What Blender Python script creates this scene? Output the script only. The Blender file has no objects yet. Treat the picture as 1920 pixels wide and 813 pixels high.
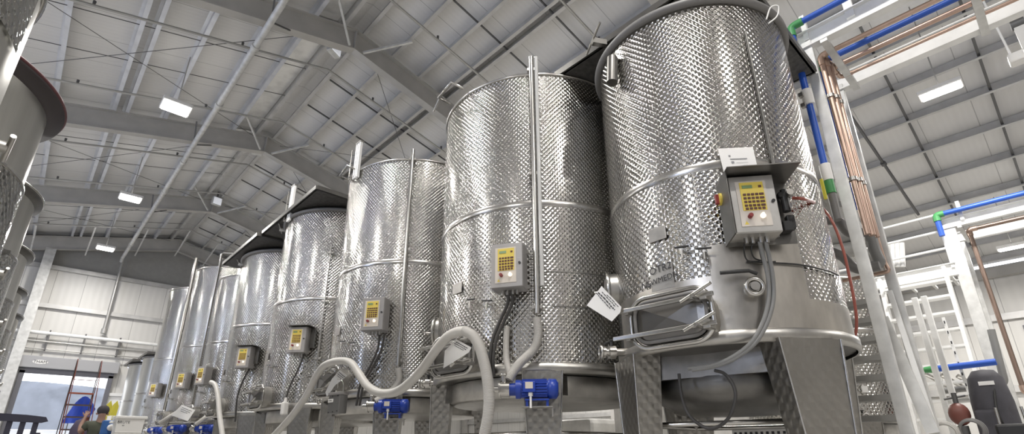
import bpy, bmesh, math, random
from math import sin, cos, pi, radians, hypot, atan2, sqrt
from mathutils import Vector, Matrix

random.seed(7)
SC = bpy.context.scene
COL = SC.collection
UP = Vector((0, 0, 1))

# ------------------------------------------------------------------ camera
F, CX, CY = 966.0515, 960.0, 480.0
YAW, PITCH, ROLL = 0.750728768, 0.357652309, -0.006666770
_fwd = Vector((sin(YAW) * cos(PITCH), cos(YAW) * cos(PITCH), sin(PITCH)))
_r = Vector((cos(YAW), -sin(YAW), 0))
_u = _r.cross(_fwd)
RIGHT = cos(ROLL) * _r + sin(ROLL) * _u
CUP = -sin(ROLL) * _r + cos(ROLL) * _u
EYE = Vector((0, 0, 1.0))
cam = bpy.data.cameras.new('camera')
cam.sensor_width = 36.0
cam.lens = F / 1920 * 36.0
cam.shift_y = (CY - 406.5) / 1920
cam.clip_end = 200
camo = bpy.data.objects.new('camera', cam)
COL.objects.link(camo)
m = Matrix((RIGHT, CUP, -_fwd)).transposed().to_4x4()
m.translation = EYE
camo.matrix_world = m
SC.camera = camo


def ray(px, py):
    return RIGHT * ((px - CX) / F) - CUP * ((py - CY) / F) + _fwd


def P(px, py, X=None, Y=None, Z=None, cyl=None):
    """where the line of sight through a point of the photograph meets a surface of the hall (metres)"""
    d = ray(px, py)
    if X is not None:
        t = X / d.x
    elif Y is not None:
        t = Y / d.y
    elif Z is not None:
        t = (Z - 1.0) / d.z
    else:
        cx, cy, r = cyl
        a = d.x ** 2 + d.y ** 2
        b = -2 * (d.x * cx + d.y * cy)
        c = cx * cx + cy * cy - r * r
        D = max(b * b - 4 * a * c, 0)
        t = (-b - sqrt(D)) / (2 * a)
    return EYE + d * t


# ------------------------------------------------------------------ materials
MATS = {}


def nodes_of(name):
    m = bpy.data.materials.new(name)
    m.use_nodes = True
    nt = m.node_tree
    return m, nt, nt.nodes['Principled BSDF']


def link(nt, a, b):
    nt.links.new(a, b)


def math_node(nt, op, a, b=None):
    n = nt.nodes.new('ShaderNodeMath')
    n.operation = op
    for i, v in enumerate((a, b)):
        if v is None:
            continue
        if isinstance(v, (int, float)):
            n.inputs[i].default_value = v
        else:
            link(nt, v, n.inputs[i])
    return n.outputs[0]


def plain(name, col, rough=0.5, metal=0.0, var=0.0, vscale=6.0, emit=None, bump=0.0, stretch=(1, 1, 1), alpha=None, transmission=0):
    if name in MATS:
        return MATS[name]
    m, nt, b = nodes_of(name)
    b.inputs['Base Color'].default_value = (*col, 1)
    b.inputs['Roughness'].default_value = rough
    b.inputs['Metallic'].default_value = metal
    if transmission:
        b.inputs['Transmission Weight'].default_value = transmission
    if emit:
        b.inputs['Emission Color'].default_value = (*emit[0], 1)
        b.inputs['Emission Strength'].default_value = emit[1]
    if var or bump:
        tc = nt.nodes.new('ShaderNodeTexCoord')
        mp = nt.nodes.new('ShaderNodeMapping')
        mp.inputs['Scale'].default_value = stretch
        link(nt, tc.outputs['Object'], mp.inputs['Vector'])
        ns = nt.nodes.new('ShaderNodeTexNoise')
        ns.inputs['Scale'].default_value = vscale
        ns.inputs['Detail'].default_value = 5
        link(nt, mp.outputs[0], ns.inputs['Vector'])
        if var:
            rp = nt.nodes.new('ShaderNodeMapRange')
            rp.inputs['From Min'].default_value = 0.3
            rp.inputs['From Max'].default_value = 0.7
            rp.inputs['To Min'].default_value = 1 - var
            rp.inputs['To Max'].default_value = 1 + var
            link(nt, ns.outputs['Fac'], rp.inputs['Value'])
            mx = nt.nodes.new('ShaderNodeMix')
            mx.data_type = 'RGBA'
            mx.blend_type = 'MULTIPLY'
            mx.inputs['Factor'].default_value = 1
            mx.inputs['A'].default_value = (*col, 1)
            link(nt, rp.outputs[0], mx.inputs['B'])
            link(nt, mx.outputs['Result'], b.inputs['Base Color'])
        if bump:
            bp = nt.nodes.new('ShaderNodeBump')
            bp.inputs['Strength'].default_value = bump
            bp.inputs['Distance'].default_value = 0.01
            link(nt, ns.outputs['Fac'], bp.inputs['Height'])
            link(nt, bp.outputs[0], b.inputs['Normal'])
    MATS[name] = m
    return m


def dimpled(name, col, rough, pu, pv, dist, invert=False, metal=1.0):
    """pillow plate: staggered rows of dimples in metres of the UV map"""
    m, nt, b = nodes_of(name)
    b.inputs['Metallic'].default_value = metal
    b.inputs['Roughness'].default_value = rough
    uv = nt.nodes.new('ShaderNodeUVMap')
    sp = nt.nodes.new('ShaderNodeSeparateXYZ')
    link(nt, uv.outputs[0], sp.inputs[0])
    a = math_node(nt, 'COSINE', math_node(nt, 'MULTIPLY', sp.outputs[0], 2 * pi / pu))
    c = math_node(nt, 'COSINE', math_node(nt, 'MULTIPLY', sp.outputs[1], 2 * pi / pv))
    h = math_node(nt, 'MULTIPLY', a, c)
    h = math_node(nt, 'MAXIMUM', h, -0.25)
    if invert:
        h = math_node(nt, 'MULTIPLY', h, -1)
    bp = nt.nodes.new('ShaderNodeBump')
    bp.inputs['Strength'].default_value = 1.0
    bp.inputs['Distance'].default_value = dist
    link(nt, h, bp.inputs['Height'])
    link(nt, bp.outputs[0], b.inputs['Normal'])
    tc = nt.nodes.new('ShaderNodeTexCoord')
    ns = nt.nodes.new('ShaderNodeTexNoise')
    ns.inputs['Scale'].default_value = 1.6
    ns.inputs['Detail'].default_value = 4
    link(nt, tc.outputs['Object'], ns.inputs['Vector'])
    rp = nt.nodes.new('ShaderNodeMapRange')
    rp.inputs['From Min'].default_value = 0.3
    rp.inputs['From Max'].default_value = 0.7
    rp.inputs['To Min'].default_value = 0.82
    rp.inputs['To Max'].default_value = 1.12
    link(nt, ns.outputs['Fac'], rp.inputs['Value'])
    mx = nt.nodes.new('ShaderNodeMix')
    mx.data_type = 'RGBA'
    mx.blend_type = 'MULTIPLY'
    mx.inputs['Factor'].default_value = 1
    mx.inputs['A'].default_value = (*col, 1)
    link(nt, rp.outputs[0], mx.inputs['B'])
    link(nt, mx.outputs['Result'], b.inputs['Base Color'])
    MATS[name] = m
    return m


def sheeting(name, col, axis, seam, rib, rough=0.45, seam_dark=0.55, rib_amt=0.05):
    """profiled cladding: fine ribs and darker panel joints, counted in metres of the world"""
    m, nt, b = nodes_of(name)
    b.inputs['Roughness'].default_value = rough
    tc = nt.nodes.new('ShaderNodeTexCoord')
    sp = nt.nodes.new('ShaderNodeSeparateXYZ')
    link(nt, tc.outputs['Object'], sp.inputs[0])
    x = sp.outputs[axis]
    fr = math_node(nt, 'FRACT', math_node(nt, 'DIVIDE', x, seam))
    ln = math_node(nt, 'LESS_THAN', fr, 0.016 / seam)
    w = math_node(nt, 'SINE', math_node(nt, 'MULTIPLY', x, 2 * pi / rib))
    f = math_node(nt, 'ADD', 1 - rib_amt, math_node(nt, 'MULTIPLY', w, rib_amt))
    f = math_node(nt, 'MULTIPLY', f, math_node(nt, 'SUBTRACT', 1.0, math_node(nt, 'MULTIPLY', ln, seam_dark)))
    ns = nt.nodes.new('ShaderNodeTexNoise')
    ns.inputs['Scale'].default_value = 0.35
    ns.inputs['Detail'].default_value = 3
    link(nt, tc.outputs['Object'], ns.inputs['Vector'])
    f = math_node(nt, 'MULTIPLY', f, math_node(nt, 'ADD', 0.85, math_node(nt, 'MULTIPLY', ns.outputs['Fac'], 0.3)))
    mx = nt.nodes.new('ShaderNodeMix')
    mx.data_type = 'RGBA'
    mx.blend_type = 'MULTIPLY'
    mx.inputs['Factor'].default_value = 1
    mx.inputs['A'].default_value = (*col, 1)
    link(nt, f, mx.inputs['B'])
    link(nt, mx.outputs['Result'], b.inputs['Base Color'])
    bp = nt.nodes.new('ShaderNodeBump')
    bp.inputs['Strength'].default_value = 0.4
    bp.inputs['Distance'].default_value = 0.012
    bp.inputs['Strength'].default_value = 0.12
    link(nt, w, bp.inputs['Height'])
    link(nt, bp.outputs[0], b.inputs['Normal'])
    MATS[name] = m
    return m


STEEL_C = (0.52, 0.507, 0.48)
M_DIM = dimpled('dimpled_steel', (0.50, 0.487, 0.46), 0.14, 0.047, 0.051, 0.0034)
M_DIMF = dimpled('dimpled_steel_far', (0.50, 0.487, 0.46), 0.14, 0.052, 0.056, 0.0040)
M_DIMB = dimpled('dimpled_steel_coarse', (0.50, 0.487, 0.46), 0.13, 0.051, 0.054, 0.0034)
M_DIML = dimpled('dimpled_jacket', (0.50, 0.49, 0.46), 0.16, 0.075, 0.085, 0.006, invert=True)
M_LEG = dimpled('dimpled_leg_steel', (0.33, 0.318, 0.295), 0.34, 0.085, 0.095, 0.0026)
M_STEEL = plain('stainless_steel', STEEL_C, 0.24, 1.0, var=0.10, vscale=4, stretch=(1, 1, 0.15))
M_SATIN = plain('satin_steel', (0.42, 0.408, 0.385), 0.38, 1.0, var=0.14, vscale=9)
M_STAIN = plain('stained_plain_steel', (0.52, 0.495, 0.455), 0.34, 1.0, var=0.30, vscale=5, stretch=(1, 1, 0.45))
M_TALL = plain('smooth_tank_steel', (0.58, 0.57, 0.53), 0.34, 1.0, var=0.08, vscale=3, stretch=(3, 3, 0.2))
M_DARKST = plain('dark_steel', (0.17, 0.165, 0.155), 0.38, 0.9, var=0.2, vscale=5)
M_LID = plain('dark_lid_sheet', (0.085, 0.082, 0.078), 0.55, 0.4, var=0.3, vscale=18)
M_BOX = plain('grey_enclosure', (0.31, 0.30, 0.295), 0.42, 0.35, var=0.06)
M_BOXS = plain('brushed_enclosure', (0.55, 0.54, 0.52), 0.33, 0.9, var=0.08, vscale=12)
M_PANEL = plain('beige_panel', (0.60, 0.55, 0.49), 0.5)
M_YEL = plain('keypad_yellow', (0.72, 0.56, 0.10), 0.5)
M_KEY = plain('key_maroon', (0.10, 0.035, 0.03), 0.5)
M_LCD = plain('display_green', (0.20, 0.30, 0.14), 0.35)
M_BLK = plain('black_plastic', (0.02, 0.02, 0.02), 0.45)
M_RUB = plain('black_rubber', (0.045, 0.043, 0.042), 0.55)
M_GREYRUB = plain('grey_rubber', (0.17, 0.165, 0.16), 0.5)
M_RED = plain('dark_red_plastic', (0.22, 0.03, 0.03), 0.4)
M_WARM = plain('lit_white_knob', (0.9, 0.82, 0.7), 0.4, emit=((1, 0.86, 0.7), 1.0))
M_BLUE = plain('motor_blue', (0.012, 0.045, 0.32), 0.36, var=0.1)
M_PBLUE = plain('pipe_blue', (0.02, 0.09, 0.45), 0.42)
M_GREEN = plain('fitting_green', (0.06, 0.27, 0.09), 0.45)
M_COP = plain('copper_pipe', (0.50, 0.36, 0.29), 0.36, 0.85, var=0.12)
M_GALV = plain('galvanised_steel', (0.60, 0.60, 0.585), 0.5, 0.35, var=0.14, vscale=7)
M_GALVW = plain('bright_galvanised', (0.80, 0.80, 0.785), 0.5, 0.1, var=0.07, vscale=6)
M_PURL = plain('purlin_steel', (0.50, 0.495, 0.485), 0.45, 0.3, var=0.12, vscale=3)
M_PURL_LIT = plain('purlin_steel_lit', (0.62, 0.635, 0.67), 0.4, 0.3, var=0.10, vscale=3)  # purlin steel with the bluish light on the left slope put into its colour
M_RAFT = plain('rafter_grey_paint', (0.42, 0.41, 0.39), 0.6, var=0.10, vscale=2)
M_TUBE = plain('pipe_grey', (0.42, 0.415, 0.40), 0.4, 0.5)
M_ROD = plain('rod_dark', (0.13, 0.13, 0.13), 0.5, 0.5)
M_HOSE = plain('white_hose', (0.52, 0.505, 0.475), 0.48, var=0.05)
M_RIB = plain('ribbed_hose', (0.47, 0.455, 0.43), 0.5)
M_CAB = plain('grey_cable', (0.20, 0.20, 0.195), 0.45)
M_PAPER = plain('paper_white', (0.80, 0.79, 0.77), 0.7)
M_INK = plain('ink_dark', (0.03, 0.03, 0.035), 0.7)
M_INKG = plain('ink_grey', (0.28, 0.28, 0.29), 0.7)
M_WHITE = plain('white_plastic', (0.78, 0.77, 0.75), 0.5)
M_REDH = plain('red_air_hose', (0.26, 0.07, 0.05), 0.4)
M_WALL = sheeting('wall_cladding', (0.64, 0.63, 0.605), 0, 1.0, 0.25, rib_amt=0.02)
M_WALLR = sheeting('wall_cladding_side', (0.64, 0.63, 0.605), 1, 1.0, 0.25, rib_amt=0.02)
M_ROOF = sheeting('roof_liner', (0.66, 0.655, 0.645), 1, 1.0, 0.125, rib_amt=0.012, seam_dark=0.4)
M_FOIL = plain('ridge_foil', (0.88, 0.88, 0.87), 0.35, 0.6, var=0.2, vscale=2)
M_FLOOR = plain('concrete_floor', (0.46, 0.45, 0.43), 0.55, var=0.12, vscale=1.5)
M_LAMP = plain('lamp_glow', (1, 1, 1), 0.4, emit=((1, 0.97, 0.92), 22))
M_DFRAME = plain('door_frame_grey', (0.14, 0.14, 0.16), 0.5)
M_TARP = plain('tarp_blue_grey', (0.36, 0.40, 0.49), 0.6, var=0.12, vscale=1.2)
M_BTARP = plain('blue_sheet', (0.02, 0.06, 0.42), 0.5)
M_ORANGE = plain('orange_steel', (0.15, 0.035, 0.022), 0.5)
M_SHIRT = plain('green_shirt', (0.075, 0.08, 0.055), 0.85)
M_JEANS = plain('denim', (0.20, 0.25, 0.32), 0.85)
M_SKIN = plain('skin', (0.33, 0.20, 0.15), 0.55)
M_CAP = plain('cap_dark', (0.05, 0.045, 0.05), 0.8)
M_YELP = plain('yellow_plastic', (0.75, 0.68, 0.08), 0.5)
M_PURP = plain('dark_violet_cloth', (0.075, 0.06, 0.10), 0.8)
M_WOOD = plain('dark_stained_wood', (0.035, 0.035, 0.06), 0.6)
M_WRAP = plain('wrapped_film', (0.66, 0.65, 0.62), 0.35, var=0.25, vscale=3, bump=0.6)
M_BAG = plain('dark_grey_canvas', (0.06, 0.058, 0.068), 0.7, var=0.2)
M_CLEAR = plain('clear_tubing', (0.55, 0.55, 0.54), 0.15, 0.0)
M_GROUND = plain('yard_concrete', (0.62, 0.62, 0.60), 0.8)

# ------------------------------------------------------------------ mesh building


class MB:
    def __init__(self):
        self.v, self.f, self.s, self.uv = [], [], [], {}

    def add(self, vs, fs, smooth=False, M=None, uvs=None):
        o = len(self.v)
        for p in vs:
            p = Vector(p)
            self.v.append(M @ p if M is not None else p)
        for i, f in enumerate(fs):
            if uvs:
                self.uv[len(self.f)] = uvs[i]
            self.f.append([o + k for k in f])
            self.s.append(smooth)
        return self

    def box(self, c, s, M=None, b=0.0):
        x, y, z = c
        a, d, h = s[0] / 2, s[1] / 2, s[2] / 2
        if b <= 0:
            vs = [(x + i * a, y + j * d, z + k * h) for i in (-1, 1) for j in (-1, 1) for k in (-1, 1)]
            fs = [(0, 1, 3, 2), (4, 6, 7, 5), (0, 4, 5, 1), (2, 3, 7, 6), (0, 2, 6, 4), (1, 5, 7, 3)]
            return self.add(vs, fs, False, M)
        bm = bmesh.new()
        bmesh.ops.create_cube(bm, size=1)
        for v in bm.verts:
            v.co = Vector((x + v.co.x * 2 * a, y + v.co.y * 2 * d, z + v.co.z * 2 * h))
        bmesh.ops.bevel(bm, geom=list(bm.edges), offset=b, segments=2, affect='EDGES', profile=0.5)
        bm.verts.index_update()
        vs = [v.co.copy() for v in bm.verts]
        fs = [[v.index for v in f.verts] for f in bm.faces]
        bm.free()
        return self.add(vs, fs, False, M)

    def hexa(self, lo, hi, M=None):
        """two quads of corners, bottom then top, in the same turning order"""
        vs = list(lo) + list(hi)
        fs = [(3, 2, 1, 0), (4, 5, 6, 7)] + [(i, (i + 1) % 4, 4 + (i + 1) % 4, 4 + i) for i in range(4)]
        return self.add(vs, fs, False, M)

    def beam(self, p0, p1, w, h, up=UP):
        p0, p1 = Vector(p0), Vector(p1)
        d = (p1 - p0).normalized()
        s = d.cross(Vector(up))
        if s.length < 1e-4:
            s = d.cross(Vector((1, 0, 0)))
        s.normalize()
        u = s.cross(d)
        q = lambda p: [p - s * w / 2 - u * h / 2, p + s * w / 2 - u * h / 2, p + s * w / 2 + u * h / 2, p - s * w / 2 + u * h / 2]
        return self.hexa(q(p0), q(p1))

    def chan(self, p0, p1, w, h, t=0.012, up=UP):
        """I section: two flanges and a web in one run"""
        p0, p1 = Vector(p0), Vector(p1)
        d = (p1 - p0).normalized()
        s = d.cross(Vector(up)).normalized()
        u = s.cross(d)
        a, k, tt = w / 2, h / 2, t / 2
        sec = [(-a, -k), (a, -k), (a, -k + t), (tt, -k + t), (tt, k - t), (a, k - t), (a, k), (-a, k), (-a, k - t), (-tt, k - t), (-tt, -k + t), (-a, -k + t)]
        n = len(sec)
        vs = [p + s * x + u * y for p in (p0, p1) for x, y in sec]
        fs = [(i, (i + 1) % n, n + (i + 1) % n, n + i) for i in range(n)]
        fs += [(0, 1, 2, 11), (11, 2, 3, 10), (10, 3, 4, 9), (9, 4, 5, 8), (8, 5, 6, 7)]
        fs += [tuple(n + k for k in f) for f in fs[-5:]]
        return self.add(vs, fs)

    def tube(self, pts, r, seg=10, caps=True, closed=False, M=None, radii=None, smooth=True):
        pts = [Vector(p) for p in pts]
        n = len(pts)
        tang = []
        for i in range(n):
            a = pts[(i - 1) % n] if (closed or i > 0) else pts[i]
            b = pts[(i + 1) % n] if (closed or i < n - 1) else pts[i]
            t = (b - a)
            tang.append(t.normalized() if t.length > 1e-9 else Vector((0, 0, 1)))
        ref = Vector((0, 0, 1)) if abs(tang[0].z) < 0.9 else Vector((1, 0, 0))
        nrm = (ref - tang[0] * ref.dot(tang[0])).normalized()
        vs = []
        for i in range(n):
            nrm = (nrm - tang[i] * nrm.dot(tang[i]))
            nrm = nrm.normalized() if nrm.length > 1e-6 else tang[i].orthogonal().normalized()
            bi = tang[i].cross(nrm)
            rr = radii[i] if radii else r
            for k in range(seg):
                a = 2 * pi * k / seg
                vs.append(pts[i] + nrm * (rr * cos(a)) + bi * (rr * sin(a)))
        fs = []
        for i in range(n if closed else n - 1):
            j = (i + 1) % n
            for k in range(seg):
                l = (k + 1) % seg
                fs.append((i * seg + k, i * seg + l, j * seg + l, j * seg + k))
        self.add(vs, fs, smooth, M)
        if caps and not closed:
            self.add(vs[:seg], [tuple(reversed(range(seg)))], False, M)
            self.add(vs[-seg:], [tuple(range(seg))], False, M)
        return self

    def cyl(self, p0, p1, r, r1=None, seg=16, M=None):
        return self.tube([p0, p1], r, seg, True, False, M, [r, r if r1 is None else r1])

    def lathe(self, prof, c=(0, 0, 0), seg=32, uvr=None, a0=0.0, a1=2 * pi, M=None, smooth=True):
        full = abs(a1 - a0 - 2 * pi) < 1e-6
        na = seg if full else seg + 1
        vs = []
        for r, z in prof:
            for k in range(na):
                a = a0 + (a1 - a0) * k / seg
                vs.append((c[0] + r * cos(a), c[1] + r * sin(a), c[2] + z))
        fs, uvs = [], []
        for i in range(len(prof) - 1):
            for k in range(seg):
                l = (k + 1) % na
                fs.append((i * na + k, i * na + l, (i + 1) * na + l, (i + 1) * na + k))
                if uvr:
                    u0 = (a0 + (a1 - a0) * k / seg) * uvr
                    u1 = (a0 + (a1 - a0) * (k + 1) / seg) * uvr
                    z0, z1 = prof[i][1] + c[2], prof[i + 1][1] + c[2]
                    uvs.append([(u0, z0), (u1, z0), (u1, z1), (u0, z1)])
        return self.add(vs, fs, smooth, M, uvs if uvr else None)

    def disc(self, c, r, seg=32, M=None, up=True):
        vs = [(c[0] + r * cos(2 * pi * k / seg), c[1] + r * sin(2 * pi * k / seg), c[2]) for k in range(seg)]
        f = tuple(range(seg))
        return self.add(vs, [f if up else tuple(reversed(f))], False, M)

    def torus(self, c, R, r, seg=48, rs=10, M=None):
        return self.tube([(c[0] + R * cos(2 * pi * k / seg), c[1] + R * sin(2 * pi * k / seg), c[2]) for k in range(seg)], r, rs, False, True, M)

    def ball(self, c, r, seg=16, M=None, sz=1.0):
        n = seg // 2
        return self.lathe([(max(r * sin(pi * i / n), 1e-4), -r * sz * cos(pi * i / n)) for i in range(n + 1)], c, seg, M=M)

    def prism(self, poly, off, M=None):
        off = Vector(off)
        n = len(poly)
        vs = [Vector(p) for p in poly] + [Vector(p) + off for p in poly]
        fs = [tuple(reversed(range(n))), tuple(range(n, 2 * n))] + [(i, (i + 1) % n, n + (i + 1) % n, n + i) for i in range(n)]
        return self.add(vs, fs, False, M)

    def build(self, name, mat, parent=None, uvscale=False):
        me = bpy.data.meshes.new(name)
        me.from_pydata([tuple(p) for p in self.v], [], self.f)
        me.polygons.foreach_set('use_smooth', self.s)
        if self.uv or uvscale:
            ul = me.uv_layers.new(name='UVMap')
            for p in me.polygons:
                q = self.uv.get(p.index)
                for j, li in enumerate(p.loop_indices):
                    if q and j < len(q):
                        ul.data[li].uv = q[j]
                    else:
                        co = me.vertices[me.loops[li].vertex_index].co
                        ul.data[li].uv = (co.x * 0.8 + co.y, co.z)
        me.materials.append(mat)
        me.update()
        o = bpy.data.objects.new(name, me)
        COL.objects.link(o)
        if parent is not None:
            o.parent = parent
        return o


def tag(o, label=None, cat=None, group=None, kind=None):
    if label:
        o['label'] = label
    if cat:
        o['category'] = cat
    if group:
        o['group'] = group
    if kind:
        o['kind'] = kind
    return o


def thing(name, label, cat, loc=(0, 0, 0), rz=0.0, group=None):
    o = bpy.data.objects.new(name, None)
    o.empty_display_size = 0.2
    COL.objects.link(o)
    o.location = loc
    o.rotation_euler = (0, 0, rz)
    return tag(o, label, cat, group)


def struct(name, mb, mat):
    return tag(mb.build(name, mat), kind='structure')


def spline(pts, n=10):
    pts = [Vector(p) for p in pts]
    q = [pts[0] * 2 - pts[1]] + pts + [pts[-1] * 2 - pts[-2]]
    out = []
    for i in range(1, len(q) - 2):
        a, b, c, d = q[i - 1], q[i], q[i + 1], q[i + 2]
        for k in range(n):
            t = k / n
            out.append(0.5 * ((2 * b) + (c - a) * t + (2 * a - 5 * b + 4 * c - d) * t * t + (3 * b - a - 3 * c + d) * t ** 3))
    out.append(pts[-1])
    return out


def resample(pts, step):
    out = [pts[0]]
    acc = 0.0
    for a, b in zip(pts, pts[1:]):
        L = (b - a).length
        while acc + L >= step:
            t = (step - acc) / L
            a = a + (b - a) * t
            L = (b - a).length
            out.append(a)
            acc = 0.0
        acc += L
    return out


def ribbed(mb, pts, r, pitch=0.016, amp=0.12, seg=14):
    pp = resample(pts, pitch / 4)
    mb.tube(pp, r, seg, True, radii=[r * (1 + amp * (0.5 if i % 4 in (0, 1) else -0.5)) for i in range(len(pp))])
    return mb


def text_part(body, size, mat, M, parent, name='lettering', extrude=0.0005):
    cu = bpy.data.curves.new(name, 'FONT')
    cu.body = body
    cu.size = size
    cu.align_x = 'CENTER'
    cu.align_y = 'CENTER'
    cu.extrude = extrude
    cu.resolution_u = 3
    tmp = bpy.data.objects.new(name + '_tmp', cu)
    COL.objects.link(tmp)
    dg = bpy.context.evaluated_depsgraph_get()
    me = bpy.data.meshes.new_from_object(tmp.evaluated_get(dg))
    bpy.data.objects.remove(tmp)
    me.transform(M)
    me.materials.clear()
    me.materials.append(mat)
    o = bpy.data.objects.new(name, me)
    COL.objects.link(o)
    if parent is not None:
        o.parent = parent
    return o


def nvec(phi):
    p = radians(phi)
    return Vector((-cos(p), -sin(p), 0))


def frame(phi, r, z, off=0.0):
    """local frame on a tank wall: x to the right along the wall, y up, z straight out"""
    n = nvec(phi)
    t = (-n).cross(UP)
    M = Matrix((t, UP, n)).transposed().to_4x4()
    M.translation = n * (r + off) + UP * z
    return M


def rrect(w, h, rad, n=6, z=0.0):
    out = []
    for cx, cy, a0 in ((w / 2 - rad, h / 2 - rad, 0), (-w / 2 + rad, h / 2 - rad, pi / 2), (-w / 2 + rad, -h / 2 + rad, pi), (w / 2 - rad, -h / 2 + rad, 1.5 * pi)):
        for k in range(n + 1):
            a = a0 + pi / 2 * k / n
            out.append(Vector((cx + rad * cos(a), cy + rad * sin(a), z)))
    return out


# ------------------------------------------------------------------ the hall
XR, SL = 3.98, 0.24           # ridge line and roof slope
Y0, YE = -7.0, 28.3           # open end behind the camera, end wall
XL, XW = -15.0, 22.0          # eaves


def zroof(x, base):
    return base - SL * abs(x - XR)


struct('floor', MB().box((3.5, 12, -0.05), (38, 44, 0.1)), M_FLOOR)
c = MB()
for x0, x1 in ((XL, XR), (XR, XW)):
    za, zb = zroof(x0, 10.82), zroof(x1, 10.82)
    c.hexa([(x0, Y0, za), (x1, Y0, zb), (x1, YE + .3, zb), (x0, YE + .3, za)], [(x0, Y0, za + .1), (x1, Y0, zb + .1), (x1, YE + .3, zb + .1), (x0, YE + .3, za + .1)])
struct('ceiling', c, M_ROOF)

# end wall with the loading door opening
DX0, DX1, DH = -0.05, 2.66, 4.02
w = MB()
yA, yB = YE, YE + 0.2


def wall_piece(poly):
    w.prism([(x, yA, z) for x, z in poly], (0, yB - yA, 0))


wall_piece([(XL, 0), (DX0, 0), (DX0, zroof(DX0, 10.8)), (XL, zroof(XL, 10.8))])
wall_piece([(DX0, DH), (DX1, DH), (DX1, zroof(DX1, 10.8)), (DX0, zroof(DX0, 10.8))])
wall_piece([(DX1, 0), (XW, 0), (XW, zroof(XW, 10.8)), (XR, 10.8), (DX1, zroof(DX1, 10.8))])
struct('wall_end', w, M_WALL)
# shade on the upper end wall, built as a dark sheet
g = MB()
g.prism([(XL, YE - .02, zroof(XL, 10.8)), (XL, YE - .02, zroof(XL, 10.8) - .9), (-.2, YE - .02, 8.35), (6.2, YE - .02, 8.35), (XW, YE - .02, zroof(XW, 10.8) - .9), (XW, YE - .02, zroof(XW, 10.8)), (XR, YE - .02, 10.8)], (0, .015, 0))
struct('gable_shade', g, plain('gable_shade_grey', (0.30, 0.295, 0.28), 0.6, var=0.05))
# right wall with a window
w = MB()
WY0, WY1, WZ0, WZ1 = -3.2, 0.62, 2.9, 4.35
for (ya, yb, za, zb) in ((Y0, YE, 0, WZ0), (Y0, YE, WZ1, 6.4), (Y0, WY0, WZ0, WZ1), (WY1, YE, WZ0, WZ1)):
    w.box((XW + .1, (ya + yb) / 2, (za + zb) / 2), (.2, yb - ya, zb - za))
struct('wall_right', w, M_WALLR)
wf = MB()
for z in (WZ0, WZ1):
    wf.box((XW - .02, (WY0 + WY1) / 2, z), (.12, WY1 - WY0 + .2, .16))
for y in (WY0, WY1, -1.3):
    wf.box((XW - .02, y, (WZ0 + WZ1) / 2), (.12, .14, WZ1 - WZ0))
win = struct('window_1', wf, M_DFRAME)
MB().box((XW + .1, (WY0 + WY1) / 2, (WZ0 + WZ1) / 2), (.02, WY1 - WY0, WZ1 - WZ0)).build('pane', plain('bright_pane', (0.9, 0.92, 0.95), 0.1, emit=((0.95, 0.97, 1.0), 1.6)), win)
struct('wall_left', MB().box((XL - .1, (Y0 + YE) / 2, 3.2), (.2, YE - Y0, 6.5)), M_WALLR)
fw = MB()
fw.prism([(x, Y0 - .1, z) for x, z in ((XL, 0), (XW, 0), (XW, zroof(XW, 10.8)), (XR, 10.8), (XL, zroof(XL, 10.8)))], (0, -.2, 0))
struct('wall_front', fw, plain('front_wall_grey', (0.36, 0.35, 0.335), 0.6, var=0.1))
# eave beam and side rails
e = MB().beam((XW - .15, Y0, 6.15), (XW - .15, YE, 6.15), .2, .3)
struct('trim_eave', e, M_RAFT)
for z in (4.75, 2.6):
    struct('wall_rail', MB().beam((XW - .1, Y0, z), (XW - .1, YE, z), .16, .2), M_PURL)

# portal frames
FR = [-2.45, 3.7, 9.84, 15.99, 22.05, 27.9]
for fy in FR:
    r_ = MB()
    d = 0.6
    for x0, x1 in ((XL, XR), (XR, XW)):
        for off0, off1, hw in ((0, .03, .11), (d - .03, d, .11), (.03, d - .03, .012)):
            lo = [(x0, fy - hw, zroof(x0, 10 + off0)), (x1, fy - hw, zroof(x1, 10 + off0)), (x1, fy + hw, zroof(x1, 10 + off0)), (x0, fy + hw, zroof(x0, 10 + off0))]
            hi = [(a, b, z + off1 - off0) for a, b, z in lo]
            r_.hexa(lo, hi)
    for x in (-6.5, XR, 9.5):
        r_.box((x, fy, zroof(x, 10.3)), (.03, .2, .56))
    struct('roof_rafter', r_, M_RAFT)
for fy in FR:
    struct('wall_column', MB().box((XW - .25, fy, 3.0), (.3, .22, 6.0)), M_RAFT)

# purlins: a continuous Z section each
PX = [-13.6, -12.35, -11.1, -9.85, -8.6, -7.35, -6.1, -4.85, -3.6, -2.35, -1.1, 0.06, 0.34, 1.2, 2.2, 2.95, 3.62, 4.2, 5.02, 5.82, 6.52, 6.74, 7.9, 9.15, 10.4, 11.65, 12.9, 14.0, 15.25, 16.5, 17.78, 19.05, 20.3, 21.4]
for x in PX:
    pm = MB()
    z = zroof(x, 10.6)
    s = 1 if x > XR else -1
    pm.box((x, (Y0 + YE) / 2, z + .11), (.022, YE - Y0, .2))
    pm.box((x - .035 * s, (Y0 + YE) / 2, z + .01), (.085, YE - Y0, .016))
    pm.box((x + .035 * s, (Y0 + YE) / 2, z + .205), (.085, YE - Y0, .016))
    struct('roof_purlin', pm, M_PURL_LIT if x < 3.3 else M_PURL)
# anti-sag rods down both slopes, two to a bay
for fy in FR[:-1]:
    for dy in (2.1, 3.6):
        for x0, x1 in ((XL + .5, XR - .3), (XR + .3, XW - .5)):
            struct('sag_rod', MB().beam((x0, fy + dy, zroof(x0, 10.68)), (x1, fy + dy, zroof(x1, 10.68)), .014 if x0 < 0 else (.03 if fy > 3 else .05), .014 if x0 < 0 else .04), M_ROD)
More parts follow.
